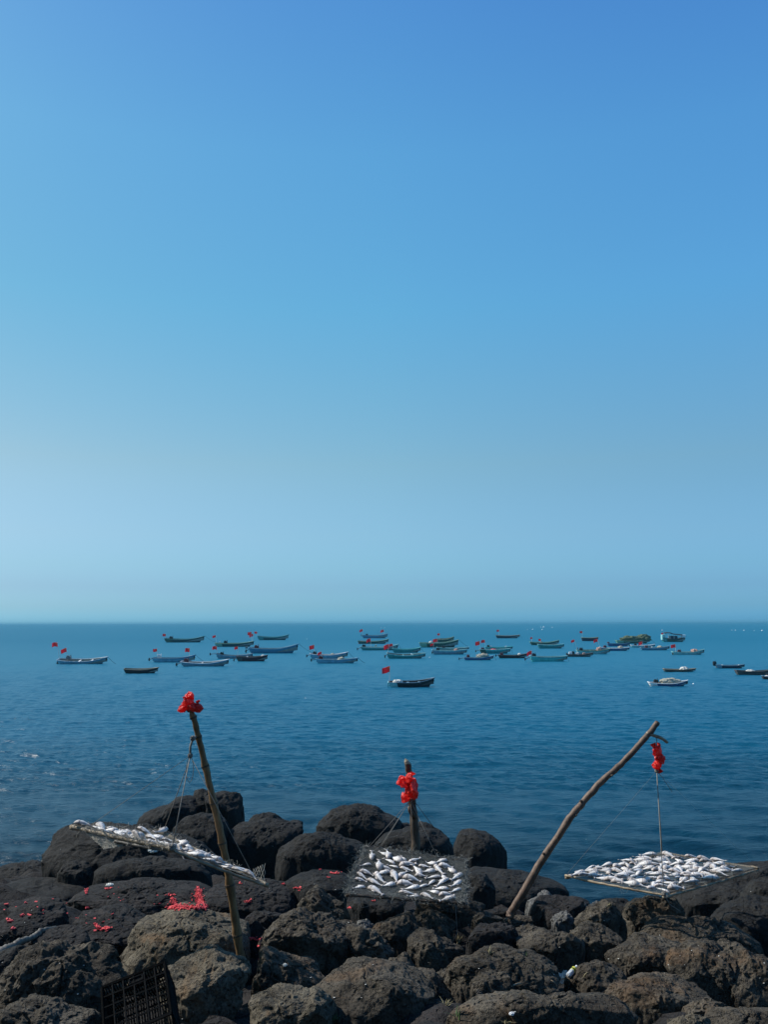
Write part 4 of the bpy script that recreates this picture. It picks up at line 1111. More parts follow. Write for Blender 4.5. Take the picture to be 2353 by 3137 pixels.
# -- left bamboo pole
A0 = at_y(745, 2985, 8.75); A1 = at_y(578, 2165, 8.5)
Apts = [at_y(745, 2985, 8.75), at_y(722, 2830, 8.72), at_y(693, 2640, 8.66), at_y(654, 2460, 8.6), at_y(618, 2300, 8.55), at_y(592, 2200, 8.5), at_y(578, 2165, 8.5)]
pole_l = empty('bamboo_pole', Apts[0], 'leaning jointed bamboo pole with a red bag on its tip, left one of the poles', 'pole')
o0 = Vector(Apts[0])
pp, rr_ = bumpy([p - o0 for p in Apts], 0.043, 0.024, 5, 44, 0.006)
joints = [6, 12, 17, 22, 27, 32, 37, 41]
for j in joints: rr_[j] *= 1.22
MB().tube(pp, rr_, 12).build('cane', M['bamboo'], pole_l, None, True)
for j in joints:
    d = (pp[j + 1] - pp[j - 1]).normalized()
    MB().tube([pp[j] - d * .008, pp[j] + d * .008], rr_[j] * 1.06, 12).build('joint_ring', M['post'], pole_l)
# -- middle post
Bp = [at_y(1283, 2760, 11.1), at_y(1276, 2620, 11.1), at_y(1270, 2530, 11.1), at_y(1262, 2450, 11.08), at_y(1254, 2380, 11.06), at_y(1250, 2338, 11.05)]
post = empty('wooden_post', Bp[0], 'short dark knobbly post standing behind the middle fish rack', 'post')
o1 = Vector(Bp[0])
pp, rr_ = bumpy([p - o1 for p in Bp], 0.062, 0.04, 11, 36, 0.012)
mb = MB().tube(pp, rr_, 12)
mb.build('trunk', M['post'], post, None, True)
kb = at_y(1256, 2482, 11.02) - o1
MB().tube([kb + Vector((.06, .02, -.1)), kb + Vector((.0, 0, 0)), kb + Vector((-.012, 0, .045))], [.03, .028, .02], 8).build('branch_stub', M['post'], post, None, True)
tp = pp[-1]
MB().tube([tp - Vector((0, 0, .02)), tp + Vector((-.02, 0, .02)), tp + Vector((-.035, 0, .05))], [.036, .03, .008], 8).build('broken_tip', M['pale_bamboo'], post)
# -- right bent branch
Cp = [at_y(1562, 2805, 10.1), at_y(1576, 2780, 10.1), at_y(1662, 2635, 10.1), at_y(1746, 2508, 10.12), at_y(1776, 2472, 10.14), at_y(1834, 2405, 10.17), at_y(1903, 2341, 10.21), at_y(1971, 2268, 10.25), at_y(2016, 2213, 10.3)]
branch = empty('bent_branch', Cp[0], 'long bare branch bending out over the water on the right with a forked tip', 'pole')
o2 = Vector(Cp[0])
pp, rr_ = bumpy([p - o2 for p in Cp], 0.046, 0.033, 21, 56, 0.010)
MB().tube(pp, rr_, 12).build('trunk', M['trunk'], branch, None, True)
tw = [at_y(1980, 2247, 10.26), at_y(2005, 2253, 10.26), at_y(2030, 2263, 10.25), at_y(2047, 2276, 10.24)]
pp2, rr2 = bumpy([p - o2 for p in tw], 0.022, 0.016, 3, 12, 0.004)
MB().tube(pp2, rr2, 8).build('side_twig', M['pale_bamboo'], branch, None, True)
for j, s in ((9, 1), (15, -1), (22, 1), (30, -1), (38, 1)):
    q = pp[j]
    MB().tube([q, q + Vector((s * .05, -.04, .012))], [.02, .012], 7).build('twig_stub', M['post'], branch)

class Patch:
    """bilinear surface between the four corners of a rack"""
    def __init__(self, a, b, c, d, sag=0.0):
        self.c = [Vector(x) for x in (a, b, c, d)]; self.sag = sag
    def p(self, s, t):
        a, b, c, d = self.c
        q = a * (1 - s) * (1 - t) + b * s * (1 - t) + c * s * t + d * (1 - s) * t
        return q - Vector((0, 0, self.sag * 16 * s * (1 - s) * t * (1 - t)))
    def n(self, s, t):
        e = 0.01
        v = (self.p(s + e, t) - self.p(s - e, t)).cross(self.p(s, t + e) - self.p(s, t - e)).normalized()
        return v if v.z > 0 else -v
    def st(self, u, v):
        """where the sight line through a picture point meets the patch"""
        d = ray(u, v).normalized()
        s = t = 0.5
        for _ in range(25):
            q = self.p(s, t) - CAMLOC
            r0 = q - d * q.dot(d)
            e = 1e-3
            q1 = self.p(s + e, t) - CAMLOC; q2 = self.p(s, t + e) - CAMLOC
            J1 = ((q1 - d * q1.dot(d)) - r0) / e; J2 = ((q2 - d * q2.dot(d)) - r0) / e
            A = np.array([list(J1), list(J2)]).T
            ds, *_ = np.linalg.lstsq(A, -np.array(r0), rcond=None)
            s += ds[0]; t += ds[1]
        return s, t

def make_net(P, cell, wire, mat, root, origin, name='net', ragged=0.0, seed=1):
    r = np.random.default_rng(seed)
    a, b, c, d = P.c
    W, H = (b - a).length, (d - a).length
    n, m = int(W / cell), int(H / cell)
    mb = MB()
    K = max(10, (n + m) // 3)
    def line(s0, t0, s1, t1):
        pts = []
        for i in range(K + 1):
            f = i / K
            s, t = s0 + (s1 - s0) * f, t0 + (t1 - t0) * f
            pts.append(P.p(s, t) - origin + Vector((r.normal(0, cell * .06), r.normal(0, cell * .06), r.normal(0, cell * .05))))
        mb.tube(pts, wire, 3, 0, False)
    for i in range(-m, n + 1):                        # both families of diagonals
        for sg in (1, -1):
            # start on bottom edge at i/n, going up with slope
            s0, s1 = i / n, (i + m) / n
            t0, t1 = 0.0, 1.0
            if s0 < 0: t0 = -i / m; s0 = 0
            if s1 > 1: t1 = (n - i) / m; s1 = 1
            if t1 - t0 < .02: continue
            if sg == 1: line(s0, t0, s1, t1)
            else: line(1 - s0, t0, 1 - s1, t1)
    return mb.build(name, mat, root)

def fringe(edges, root, origin, mat, name, n, length, wire, seed, hang=0.6):
    """frayed loose mesh along an edge: many short looping strands"""
    r = np.random.default_rng(seed)
    mb = MB()
    for _ in range(n):
        p0, p1 = edges[r.integers(len(edges))]
        f = r.uniform()
        p = p0.lerp(p1, f) + Vector(r.normal(0, .012, 3))
        L = length * r.uniform(.3, 1)
        pts = [p]
        d = Vector(r.normal(0, 1, 3)); d.z = -abs(d.z) * hang + (1 - hang) * d.z; d.normalize()
        for k in range(4):
            d = (d + Vector(r.normal(0, .6, 3))).normalized()
            pts.append(pts[-1] + d * L / 4)
        mb.tube([q - origin for q in pts], wire, 3, 0, False)
    return mb.build(name, mat, root)

def beam(root, origin, a, b, r0, r1, mat, seed, name='frame_pole'):
    pp, rr_ = bumpy([a - origin, a.lerp(b, .5) - origin + Vector((0, 0, -.008)), b - origin], r0, r1, seed, 22, 0.006)
    return MB().tube(pp, rr_, 8).build(name, mat, root, None, True)

# fish ---------------------------------------------------------------
def fish_mesh(seed, curl=0.0, plump=1.0, tilt=0.0):
    """one dried fish lying on its side: snout at +x, tail at -x, length 1 -> scaled on placing"""
    r = np.random.default_rng(seed)
    NS_, NR = 20, 14
    mb = MB()
    v, f = [], []
    prof = [(0.0, .02), (.03, .06), (.09, .1), (.18, .13), (.29, .142), (.41, .132), (.53, .108), (.65, .076), (.75, .05), (.82, .036), (.87, .032)]
    xs_ = np.array([p[0] for p in prof]); hs_ = np.array([p[1] for p in prof])
    for i in range(NS_ + 1):
        t = i / NS_ * .87
        h = np.interp(t, xs_, hs_) * plump
        w = h * (0.62 if t > .3 else .62 + .1 * (1 - t / .3))
        x = .5 - t
        cy = curl * (t - .3) ** 2 * 1.2
        for k in range(NR):
            an = 2 * math.pi * k / NR
            gill = 1 + (.09 if .2 < t < .25 else 0) * max(0, math.sin(an))
            v.append((x, cy + h * math.cos(an) * gill, w * math.sin(an) * gill + w * .75))
    for i in range(NS_):
        for k in range(NR):
            k2 = (k + 1) % NR
            f.append((i * NR + k, i * NR + k2, (i + 1) * NR + k2, (i + 1) * NR + k))
    f.append(tuple(range(NR - 1, -1, -1))); f.append(tuple(NS_ * NR + k for k in range(NR)))
    mb.add(v, f, 0)
    cy = curl * (.87 - .3) ** 2 * 1.2
    def fin(pts, th=.008, z=.03):
        n = len(pts)
        vv = [(x, y, z + th) for x, y in pts] + [(x, y, z - th) for x, y in pts]
        ff = [tuple(range(n)), tuple(range(2 * n - 1, n - 1, -1))] + [(i, n + i, n + (i + 1) % n, (i + 1) % n) for i in range(n)]
        mb.add(vv, ff, 1)
    c2 = curl * .45
    fin([(-.35, cy - .03), (-.42, cy + c2 * .2 - .085), (-.52, cy + c2 * .4 - .14), (-.47, cy + c2 * .3), (-.52, cy + c2 * .4 + .14), (-.42, cy + c2 * .2 + .085), (-.35, cy + .03)])
    fin([(.18, .12 * plump), (.08, .19 * plump), (-.05, .17 * plump + curl * .05), (-.12, .1 * plump + curl * .1)], .006, .07)
    fin([(.02, -.12 * plump), (-.04, -.17 * plump), (-.1, -.1 * plump + curl * .08)], .006, .07)
    fin([(.2, -.05), (.1, -.1), (.06, -.03)], .007, .135 * plump)
    # eye and mouth
    e = []
    for i in range(8):
        an = i * math.pi / 4
        e.append((.415 + .016 * math.cos(an), .028 + .016 * math.sin(an), .118 * plump))
    e.append((.415, .028, .128 * plump))
    mb.add(e, [(i, (i + 1) % 8, 8) for i in range(8)], 2)
    me_ob = mb.build('dried_fish', [M['fish'], M['fin'], M['black']], None, None, True)
    me = me_ob.data
    bpy.data.objects.remove(me_ob)
    return me
FISH = [fish_mesh(1, 0, 1.05), fish_mesh(2, .2, 1.2), fish_mesh(3, -.22, 1.05), fish_mesh(4, .1, 1.4), fish_mesh(5, -.1, .95), fish_mesh(6, .35, 1.25)]
NTH = ['first', 'second', 'third', 'fourth', 'fifth', 'sixth', 'seventh', 'eighth', 'ninth', 'tenth', 'eleventh', 'twelfth', 'thirteenth', 'fourteenth', 'fifteenth', 'sixteenth']

def put_fish(P, s, t, direction, length, me, label, group, lift=0.006, roll=0.0, pitch=0.0):
    n = P.n(s, t)
    x = (direction - n * direction.dot(n)).normalized()
    y = n.cross(x)
    Rm = Matrix((x, y, n)).transposed()
    Rm = Rm @ Matrix.Rotation(roll, 3, 'X') @ Matrix.Rotation(pitch, 3, 'Y')
    o = bpy.data.objects.new('dried_fish', me)
    COL.objects.link(o)
    o.matrix_world = Matrix.Translation(P.p(s, t) + n * lift) @ Rm.to_4x4() @ Matrix.Diagonal((length, length, length, 1))
    tag(o, label, 'fish', group)
    return o

def rope_set(name, origin, strands, knots, label, mat='rope', rad=0.004):
    root = empty(name, origin, label, 'rope')
    for st in strands:
        pts, r_ = st if isinstance(st, tuple) else (st, rad)
        MB().tube([Vector(p) - Vector(origin) for p in pts], r_, 6).build('strand', M[mat], root, None, True)
    for kp, ks in knots:
        D, T = ICO[5]
        V = D * (1 + .35 * fbm(D * 2.5 + kp[0], 3))[:, None] * ks + np.array(Vector(kp) - Vector(origin))
        tri_obj('knot', V, T, M[mat], root)
    return root

# -- right rack
zr_ = CAMH - 2.86
RL, RB, RR = at_z(1736, 2680, zr_), at_z(2035, 2738, zr_), at_z(2322, 2656, zr_ + .02)
RT = RL + RR - RB
PR = Patch(RL, RB, RR, RT, 0.02)
rackR = empty('fish_rack', (RL + RR) / 2, 'flat pale framed rack crowded with fish hanging from the bent branch', 'fish rack')
oR = (RL + RR) / 2
for i, (a, b) in enumerate(((RL, RB), (RB, RR), (RR, RT), (RT, RL))):
    e = (b - a).normalized() * .015
    beam(rackR, oR, a - e - Vector((0, 0, .012 + .02 * (i % 2))), b + e - Vector((0, 0, .012 + .02 * (i % 2))), .015, .012, M['pale_bamboo'], 31 + i)
make_net(PR, .03, .0015, M['net'], rackR, oR, seed=4)
fringe([(RB, RR), (RB.lerp(RL, .5), RB)], rackR, oR, M['net'], 'net_fringe', 160, .1, .0011, 8, .9)
# fish in rows that run parallel to the near left beam
rf = np.random.default_rng(44)
rows = 12
for i in range(rows):
    t = (i + .55) / (rows + .1)
    cnt = 10 if i < rows - 2 else (6 if i == rows - 2 else 3)
    for j in range(cnt):
        s = (j + .5 + (.25 if i % 2 else -.05)) / 10.1 + rf.normal(0, .018)
        if cnt < 10: s = .15 + (j + .3) * .13 + (.2 if cnt == 3 else 0)
        tt = t + rf.normal(0, .014)
        base_ang = rf.choice([0, math.pi], p=[.6, .4]) + rf.normal(0, .5)
        if rf.uniform() < .16: base_ang += math.pi / 2
        d = Vector((math.cos(base_ang), math.sin(base_ang) * .8, 0))
        put_fish(PR, min(.97, max(.03, s)), min(.97, max(.03, tt)), d, rf.uniform(.165, .225), FISH[rf.integers(6)],
                 'white drying fish on the right rack, %s from the left beam in the %s row from the near edge' % (NTH[j], NTH[i]) if False else
                 'silvery fish on the hanging right rack, %s in the %s row counted from the left' % (NTH[j], NTH[i]), 'fish drying on the right rack',
                 .004 + rf.uniform(0, .02), rf.normal(0, .4), rf.normal(0, .14))
hub = at_y(2013, 2362, 10.27)
tie = at_y(2013, 2256, 10.26)
rope_set('hanging_rope', tie, [([tie, tie.lerp(hub, .5) + Vector((.004, 0, 0)), hub], .005), ([hub, RL], .0011), ([hub, RB.lerp(RT, .02)], .005), ([hub, RR], .0009), ([hub, RT], .005),
          ([hub, hub + Vector((.06, 0, -.07)), hub + Vector((.14, 0, -.19)), hub + Vector((.17, 0, -.24))], .003),
          ([RB, RB + Vector((.05, -.02, -.1)), RB + Vector((.16, -.03, -.17))], .004)], [(tie, .018), (hub, .022), (RB, .022)],
         'thin ropes carrying the right rack from the twig of the bent branch')

# -- middle rack
ML_, MR_ = at_y(1117, 2590, 10.75), at_y(1428, 2634, 10.6)
NR_, NL_ = at_y(1424, 2762, 9.62), at_y(1062, 2736, 9.74)
PM = Patch(NL_, NR_, MR_, ML_, 0.03)
oM = (ML_ + NR_) / 2
rackM = empty('fish_rack', oM, 'tilted dark netted rack with spread out fish below the short post', 'fish rack')
for i, (a, b) in enumerate(((NL_, NR_), (NR_, MR_), (MR_, ML_), (ML_, NL_))):
    beam(rackM, oM, a - Vector((0, 0, .015 + .02 * (i % 2))), b - Vector((0, 0, .015 + .02 * (i % 2))), .016, .014, M['post'], 51 + i)
make_net(PM, .026, .0016, M['net'], rackM, oM, seed=5)
PM2 = Patch(NL_ - Vector((.02, 0, .02)), NR_ - Vector((-.02, 0, .02)), MR_ - Vector((-.01, 0, .02)), ML_ - Vector((0, 0, .02)), .06)
make_net(PM2, .034, .0011, M['net'], rackM, oM, 'under_net', seed=6)
fringe([(NL_, ML_), (NL_, ML_.lerp(NL_, .4)), (NR_, MR_), (NL_, NR_), (ML_, MR_)], rackM, oM, M['net'], 'net_fringe', 1500, .12, .0019, 9, .5)
FM = [(660,530,90,70),(760,520,20,85),(800,520,90,75),(870,565,25,130),(810,580,30,95),(920,560,45,60),(1025,572,165,100),(965,605,170,150),(605,612,0,85),(720,612,80,80),(840,625,20,90),(790,642,190,120),
 (1110,625,190,110),(1165,600,10,85),(1245,578,355,115),(1290,622,185,130),(955,650,200,120),(620,680,195,140),(750,682,355,150),(920,690,140,75),(1050,660,60,95),(1145,668,350,100),(1230,655,225,95),
 (1330,660,30,95),(580,710,215,115),(860,715,235,115),(725,725,230,95),(1080,705,185,110),(1180,718,355,140),(1265,715,45,55),(1380,715,330,100),(570,740,190,110),(685,765,210,140),(1005,735,190,170),
 (1255,760,335,130),(960,770,183,175),(1165,765,330,70),(1380,775,330,85),(550,800,0,90),(805,785,350,100),(1085,795,350,95),(1000,815,350,150),(1245,815,5,140),(700,835,205,160),(965,855,188,160),
 (1185,845,20,90),(1370,830,340,110),(1295,862,175,135),(1015,880,0,60),(1135,880,200,130),(1300,900,355,150)]
order = sorted(range(len(FM)), key=lambda i: FM[i][1])
lab = {}
for r0 in range(0, len(order), 6):
    row = sorted(order[r0:r0 + 6], key=lambda i: FM[i][0])
    for j, i in enumerate(row):
        lab[i] = (NTH[j], NTH[r0 // 6])
for i, (x, y, an, ln) in enumerate(FM):
    u, v = zp(3, x, y)
    a = R_(an)                                     # picture angle, y down; fish head direction
    s, t = PM.st(u, v)
    s2, t2 = PM.st(u + 20 * math.cos(a), v + 20 * math.sin(a))
    d = PM.p(s2, t2) - PM.p(s, t)
    L = min(.26, max(.15, d.length / 20 * ln * S * (1.0 if ln > 100 else 1.15)))
    fr = np.random.default_rng(i)
    put_fish(PM, s, t, d, L, FISH[i % 6], 'white fish on the middle rack, %s from left in the %s row from the top' % lab[i], 'fish drying on the middle rack', .004, fr.normal(0, .15), fr.normal(0, .06))
hb = at_y(1258, 2452, 10.98)
rope_set('hanging_rope', hb, [([hb, ML_.lerp(MR_, .16)], .003), ([hb, ML_.lerp(MR_, .05), ML_], .003), ([hb, hb.lerp(NL_, .5) + Vector((0, 0, -.02)), NL_.lerp(ML_, .6)], .0025), ([hb, MR_.lerp(NR_, .05).lerp(ML_, .28)], .004),
          ([hb + Vector((.05, .05, -.02)), at_y(1330, 2535, 11.2)], .0035), ([hb, at_y(1270, 2620, 10.9)], .003),
          ([NL_ + Vector((.12, 0, -.02)), NL_ + Vector((.16, -.05, -.14)), NL_ + Vector((.24, -.05, -.12)), NL_ + Vector((.24, 0, -.02))], .003),
          ([NR_ - Vector((.1, 0, .02)), NR_ + Vector((-.09, -.06, -.3)), NR_ + Vector((-.17, -.09, -.42))], .0025)], [(hb, .022)],
         'thin ropes fanning down from the short post to the middle rack')

# -- left rack
LL, LN, LR, LF = at_y(222, 2530, 8.6), at_y(527, 2596, 7.95), at_y(812, 2704, 8.15), at_y(493, 2546, 8.75)
PL = Patch(LL, LN, LR, LF, .02)
oL = (LL + LR) / 2
rackL = empty('fish_rack', oL, 'tilted fish rack seen nearly edge on, hung from the leaning bamboo pole', 'fish rack')
for i, (a, b, r0) in enumerate(((LL, LN, .019), (LN, LR, .014), (LR, LF, .019), (LF, LL, .018))):
    e = (b - a).normalized() * .03
    beam(rackL, oL, a - e - Vector((0, 0, .01 + .014 * (i % 2))), b + e - Vector((0, 0, .01 + .014 * (i % 2))), r0, r0 * .9, M['pale_bamboo'], 71 + i)
fringe([(LL, LN)], rackL, oL, M['net_pale'], 'net_wrapping', 420, .07, .0017, 12, .5)
beam(rackL, oL, LL.lerp(LN, .45) - Vector((0, .02, .05)), LN + Vector((.03, 0, -.03)), .014, .017, M['drift'], 79, 'cross_stick')
make_net(PL, .028, .0014, M['net_pale'], rackL, oL, seed=7)
D1, D2 = at_y(372, 2592, 8.25), at_y(318, 2602, 8.35)
PN = Patch(LL.lerp(LN, .08), LL.lerp(LN, .62), D1, D2, 0)
make_net(PN, .03, .0026, M['net_pale'], rackL, oL, 'hanging_net', seed=8)
U1, U2 = at_y(812, 2645, 8.2), at_y(775, 2662, 8.3)
PU = Patch(LR.lerp(LF, .12), LR, U1, U2, 0)
make_net(PU, .03, .0024, M['net_pale'], rackL, oL, 'upright_net', seed=9)
fringe([(LF, LR), (LL, LF), (LL, LN)], rackL, oL, M['net_pale'], 'net_fringe', 620, .09, .0015, 10, .2)
rl = np.random.default_rng(91)
for i in range(6):
    for j in range(9):
        s, t = (j + .5) / 9, (i + .5) / 6
        if t > .55 and s < .25 and rl.uniform() < .4: continue
        an = rl.choice([0, math.pi]) + rl.normal(0, .5)
        ax = (LR - LL).normalized()
        d = ax * math.cos(an) + Vector((0, 1, 0)) * math.sin(an)
        put_fish(PL, min(.95, max(.05, s + rl.normal(0, .015))), min(.95, max(.05, t + rl.normal(0, .02))), d, rl.uniform(.16, .22), FISH[rl.integers(6)],
                 'dull fish on the tilted left rack, %s along the %s row from the near beam' % (NTH[j], NTH[i]), 'fish drying on the left rack', -.004 + rl.uniform(0, .03), rl.normal(0, .35), rl.normal(0, .25))
k1, k2 = at_y(590, 2262, 8.48), at_y(582, 2315, 8.45)
loop = [k2 + Vector((.035 * math.sin(a), 0, -.13 + .12 * math.cos(a))) for a in np.linspace(0, 2 * math.pi, 13)]
rope_set('hanging_rope', k2, [([at_y(600, 2256, 8.5), k1, k1.lerp(k2, .5) + Vector((-.012, 0, 0)), k2], .011), ([k2, LL.lerp(LN, .14)], .0024), ([k2, LN], .005), ([k2 + Vector((.01, 0, 0)), LF.lerp(LR, .02)], .004), ([k2, LR.lerp(LF, .1)], .003), (loop, .003)],
         [(k1, .024), (k2, .022), (LN, .03)], 'knotted ropes carrying the left rack from the leaning bamboo pole')

# -- red bags
def bag(name, lobes, dist, label, hole=False):
    c0 = at_y(*lobes[0][:2], dist)
    mb = MB()
    D, T = ICO[6]
    for i, (u, v, ru, rv, dy) in enumerate(lobes):
        c = at_y(u, v, dist + dy)
        s = dist / F
        rb_ = np.random.default_rng(len(label) * 31 + i)
        Q = D.copy()
        for _ in range(34):
            nn = rb_.normal(size=3); nn /= np.linalg.norm(nn)
            Q -= nn * (np.maximum(0, Q @ nn - rb_.uniform(0.62, 0.93)) * rb_.uniform(.8, 1.5))[:, None]
        w = .22 * fbm(D * 1.5 + 5.1 * i, 2) + .05 * ridged(D * 2.2 + 7 * i, 2)
        V = Q * (1.06 + w)[:, None] * np.array([ru * s, (ru + rv) * .5 * s, rv * s]) + np.array(c - c0)
        k = mb.n
        mb.v.append(V); mb.f += [tuple(int(q) + k for q in t) for t in T]; mb.m += [0] * len(T); mb.n += len(V)
    rt = np.random.default_rng(len(label))
    for i in range(5):
        u, v, ru, rv, dy = lobes[i % len(lobes)]
        s = dist / F
        a = at_y(u, v, dist + dy) - c0
        d = Vector((rt.normal(), rt.normal() * .6 - .4, rt.normal() * .8)).normalized()
        sd = d.cross(Vector((rt.normal(), rt.normal(), rt.normal()))).normalized()
        n_ = d.cross(sd)
        p_, f_ = [], []
        L = (ru + rv) * .62 * s
        for k in range(6):
            for j in range(5):
                w_ = (j / 4 - .5) * L * (.35 + .5 * k / 5)
                p_.append(a + d * L * (1 + .0) * (.45 + .8 * k / 5) + sd * w_ + n_ * (.12 * L * math.sin(j * 2.3 + k * 1.4 + i)))
        q0 = len(p_)
        p_ += [p - n_ * .0015 for p in p_]
        for k in range(5):
            for j in range(4):
                a_ = k * 5 + j
                f_ += [(a_, a_ + 1, a_ + 6, a_ + 5), (q0 + a_, q0 + a_ + 5, q0 + a_ + 6, q0 + a_ + 1)]
        mb.add(p_, f_)
    o = mb.build(name, M['bag'], None, None, True)
    o.location = c0
    return tag(o, label, 'plastic bag')
def z5(x, y): return 150 + x * 750 / 1659, 2080 + y * 750 / 1659
def z6(x, y): return 1000 + x * 550 / 1659, 2280 + y * 550 / 1659
def z7(x, y): return 1540 + x * 813 / 1659, 2170 + y * 813 / 1659
bag('plastic_bag', [(*z5(945, 165), 22, 24, 0), (*z5(910, 200), 17, 12, -.03), (*z5(950, 125), 15, 18, 0.0), (*z5(1005, 195), 16, 14, -.03), (*z5(965, 190), 16, 13, -.05)], 8.5, 'red plastic bag bundled over the tip of the leaning bamboo pole')
bag('plastic_bag', [(*z6(795, 410), 20, 32, -.1), (*z6(705, 345), 17, 17, -.06), (*z6(765, 330), 13, 20, -.1), (*z6(730, 497), 15, 17, -.08), (*z6(820, 460), 11, 15, -.06), (*z6(755, 420), 10, 16, -.1)], 11.02, 'red plastic bag knotted in lobes round the short middle post')
bag('plastic_bag', [(*z7(967, 272), 18, 17, 0), (*z7(992, 318), 15, 15, 0), (*z7(966, 358), 16, 15, 0), (*z7(978, 300), 14, 14, 0)], 10.26, 'red plastic bag hanging on the rope below the bent branch')

# ------------------------------------------------------------------ crate
K0, K1, K2 = at_y(311, 3026, 6.75), at_y(503, 2948, 6.85), at_y(541, 3096, 6.5)
ex = (K1 - K0); CW = ex.length; ex.normalize()
ez = (K2 - K1); CH = ez.length; ez = (ez - ex * ez.dot(ex)).normalized()      # down the face
ey = ex.cross(ez).normalized()
if ey.y < 0: ey = -ey
CD = 0.26
crate = empty('crate', K0, 'black plastic lattice crate tipped on edge among the rocks at lower left', 'crate')
def cpt(x, z, y): return Vector(ex * x + ez * z + ey * y)
def lattice(name, f, W, H, nx, nz, solid=False):
    mb = MB()
    def bar(p, q, w): mb.tube([f(*p), f(*q)], w, 4)
    for i in range(nx + 1):
        x = W * i / nx
        bar((x, 0), (x, H), .013 if i in (0, nx) else .0075)
    for i in range(nz + 1):
        z = H * i / nz
        bar((0, z), (W, z), .013 if i in (0, nz) else .0075)
    for i in range(nx):
        for q in range(3 if name != 'front_lattice' else 0):
            x = W * (i + (q + 1) / 4) / nx
            bar((x, H * .0), (x, H * 1.0), .0055 if name != 'front_lattice' else .004)
    return mb.build(name, M['crate'], crate)
lattice('front_lattice', lambda x, z: cpt(x, z, 0), CW, CH, 6, 5)
lattice('back_lattice', lambda x, z: cpt(x, z, CD), CW, CH, 6, 4)
lattice('side_lattice', lambda y, z: cpt(0, z, y), CD, CH, 3, 4)
lattice('side_lattice', lambda y, z: cpt(CW, z, y), CD, CH, 3, 4)
lattice('top_lattice', lambda x, y: cpt(x, 0, y), CW, CD, 6, 3)
hp = MB()
hx0, hx1, hz0, hz1 = CW * .43, CW * .64, CH * .07, CH * .17
for p, q in (((hx0, hz0), (hx1, hz0)), ((hx1, hz0), (hx1, hz1)), ((hx1, hz1), (hx0, hz1)), ((hx0, hz1), (hx0, hz0))):
    hp.tube([cpt(*p, -.004), cpt(*q, -.004)], .007, 6)
hp.box(cpt((hx0 + hx1) / 2, (hz0 + hz1) / 2, .004), (hx1 - hx0, .006, hz1 - hz0), 0, Matrix((ex, ey, ez)).transposed())
hp.build('handle', M['crate'], crate)
MB().tube([cpt(-.01, -.008, CD / 2), cpt(CW + .01, -.008, CD / 2)], .016, 6).build('rim', M['crate'], crate)

# ------------------------------------------------------------------ bottle and litter
def z4(x, y): return zp(4, x, y)
b0, _ = hit(*z4(940, 1150))
b0 = b0 + Vector((0, -.03, .05))
bt = at_y(*z4(1018, 1032), b0.y + .1)
ax = (bt - b0); BL = ax.length
Mb = Matrix.Translation(b0) @ ax.to_track_quat('Z', 'Y').to_matrix().to_4x4()
M['pet'] = plain('cloudy_plastic', (0.55, 0.58, 0.6), 0.15, 0.2, 20, 0, 0.6)
M['lab_y'] = plain('yellow_label', (0.6, 0.58, 0.03), 0.5, 0.1)
M['lab_k'] = plain('dark_label', (0.02, 0.035, 0.03), 0.5, 0.1)
bottle = empty('plastic_bottle', b0, 'discarded clear plastic bottle with yellow and black label lying between boulders', 'bottle')
inv = Matrix.Translation(-b0) @ Mb
q = BL
rb = q * .16
MB().lathe([(rb * .8, 0), (rb, q * .03), (rb, q * .12), (rb * .92, q * .14), (rb, q * .17), (rb, q * .3), (rb * .93, q * .32), (rb, q * .35), (rb, q * .45), (rb, q * .72), (rb * .75, q * .82), (rb * .42, q * .9), (rb * .4, q * .93)], 20, 0, inv).build('body', M['pet'], bottle, None, True)
lb = MB()
lb.lathe([(rb * 1.02, q * .62), (rb * 1.03, q * .63), (rb * 1.03, q * .72), (rb * .99, q * .735)], 20, 0, inv)
lb.lathe([(rb * 1.02, q * .52), (rb * 1.03, q * .525), (rb * 1.03, q * .615), (rb * 1.02, q * .62)], 20, 1, inv)
lb.lathe([(rb * 1.02, q * .47), (rb * 1.03, q * .475), (rb * 1.03, q * .515), (rb * 1.02, q * .52)], 20, 0, inv)
lb.build('label', [M['lab_y'], M['lab_k']], bottle)
MB().lathe([(rb * .5, q * .92), (rb * .52, q * .93), (rb * .52, q * 1.0), (rb * .4, q * 1.01)], 16, 0, inv).build('cap', M['white'], bottle)

def crumple(name, u, v, w, h, mat, label, cat, seed, up=0.0):
    p, n = hit(u, v)
    s = p.y / F
    D, T = ICO[5]
    V = D * (1 + .5 * ridged(D * 1.6 + seed, 3) * .4 + .5 * gnoise(D * 4 + seed))[:, None] * np.array([w * s / 2, w * s / 2.4, h * s / 2])
    o = tri_obj(name, V, T, M[mat], None, p + Vector((0, 0, h * s * .25 + up)), False)
    return tag(o, label, cat)
crumple('crumpled_paper', *z4(905, 1155), 42, 30, 'paper', 'crumpled creamy white paper at the base of the plastic bottle', 'litter', 3)
crumple('foam_scrap', *zp(8, 1572, 1162), 12, 8, 'white', 'white foam scrap on the long low bottom boulder', 'litter', 4)
crumple('foam_scrap', *zp(2, 590, 1100), 12, 9, 'drift', 'pale grey pebble lying in the red paper gutter', 'pebble', 5)
crumple('shell', *zp(1, 925, 920), 16, 7, 'paper', 'long white shell on the dark shelf by red scraps', 'shell', 6)
crumple('shell', *zp(7, 1030, 750), 9, 7, 'paper', 'white shell scrap on the shadowed rock by the thin stick', 'shell', 7)
crumple('shell', *zp(8, 1300, 985), 16, 14, 'drift', 'small pale round clump left of the bottom boulder hump', 'shell', 8)
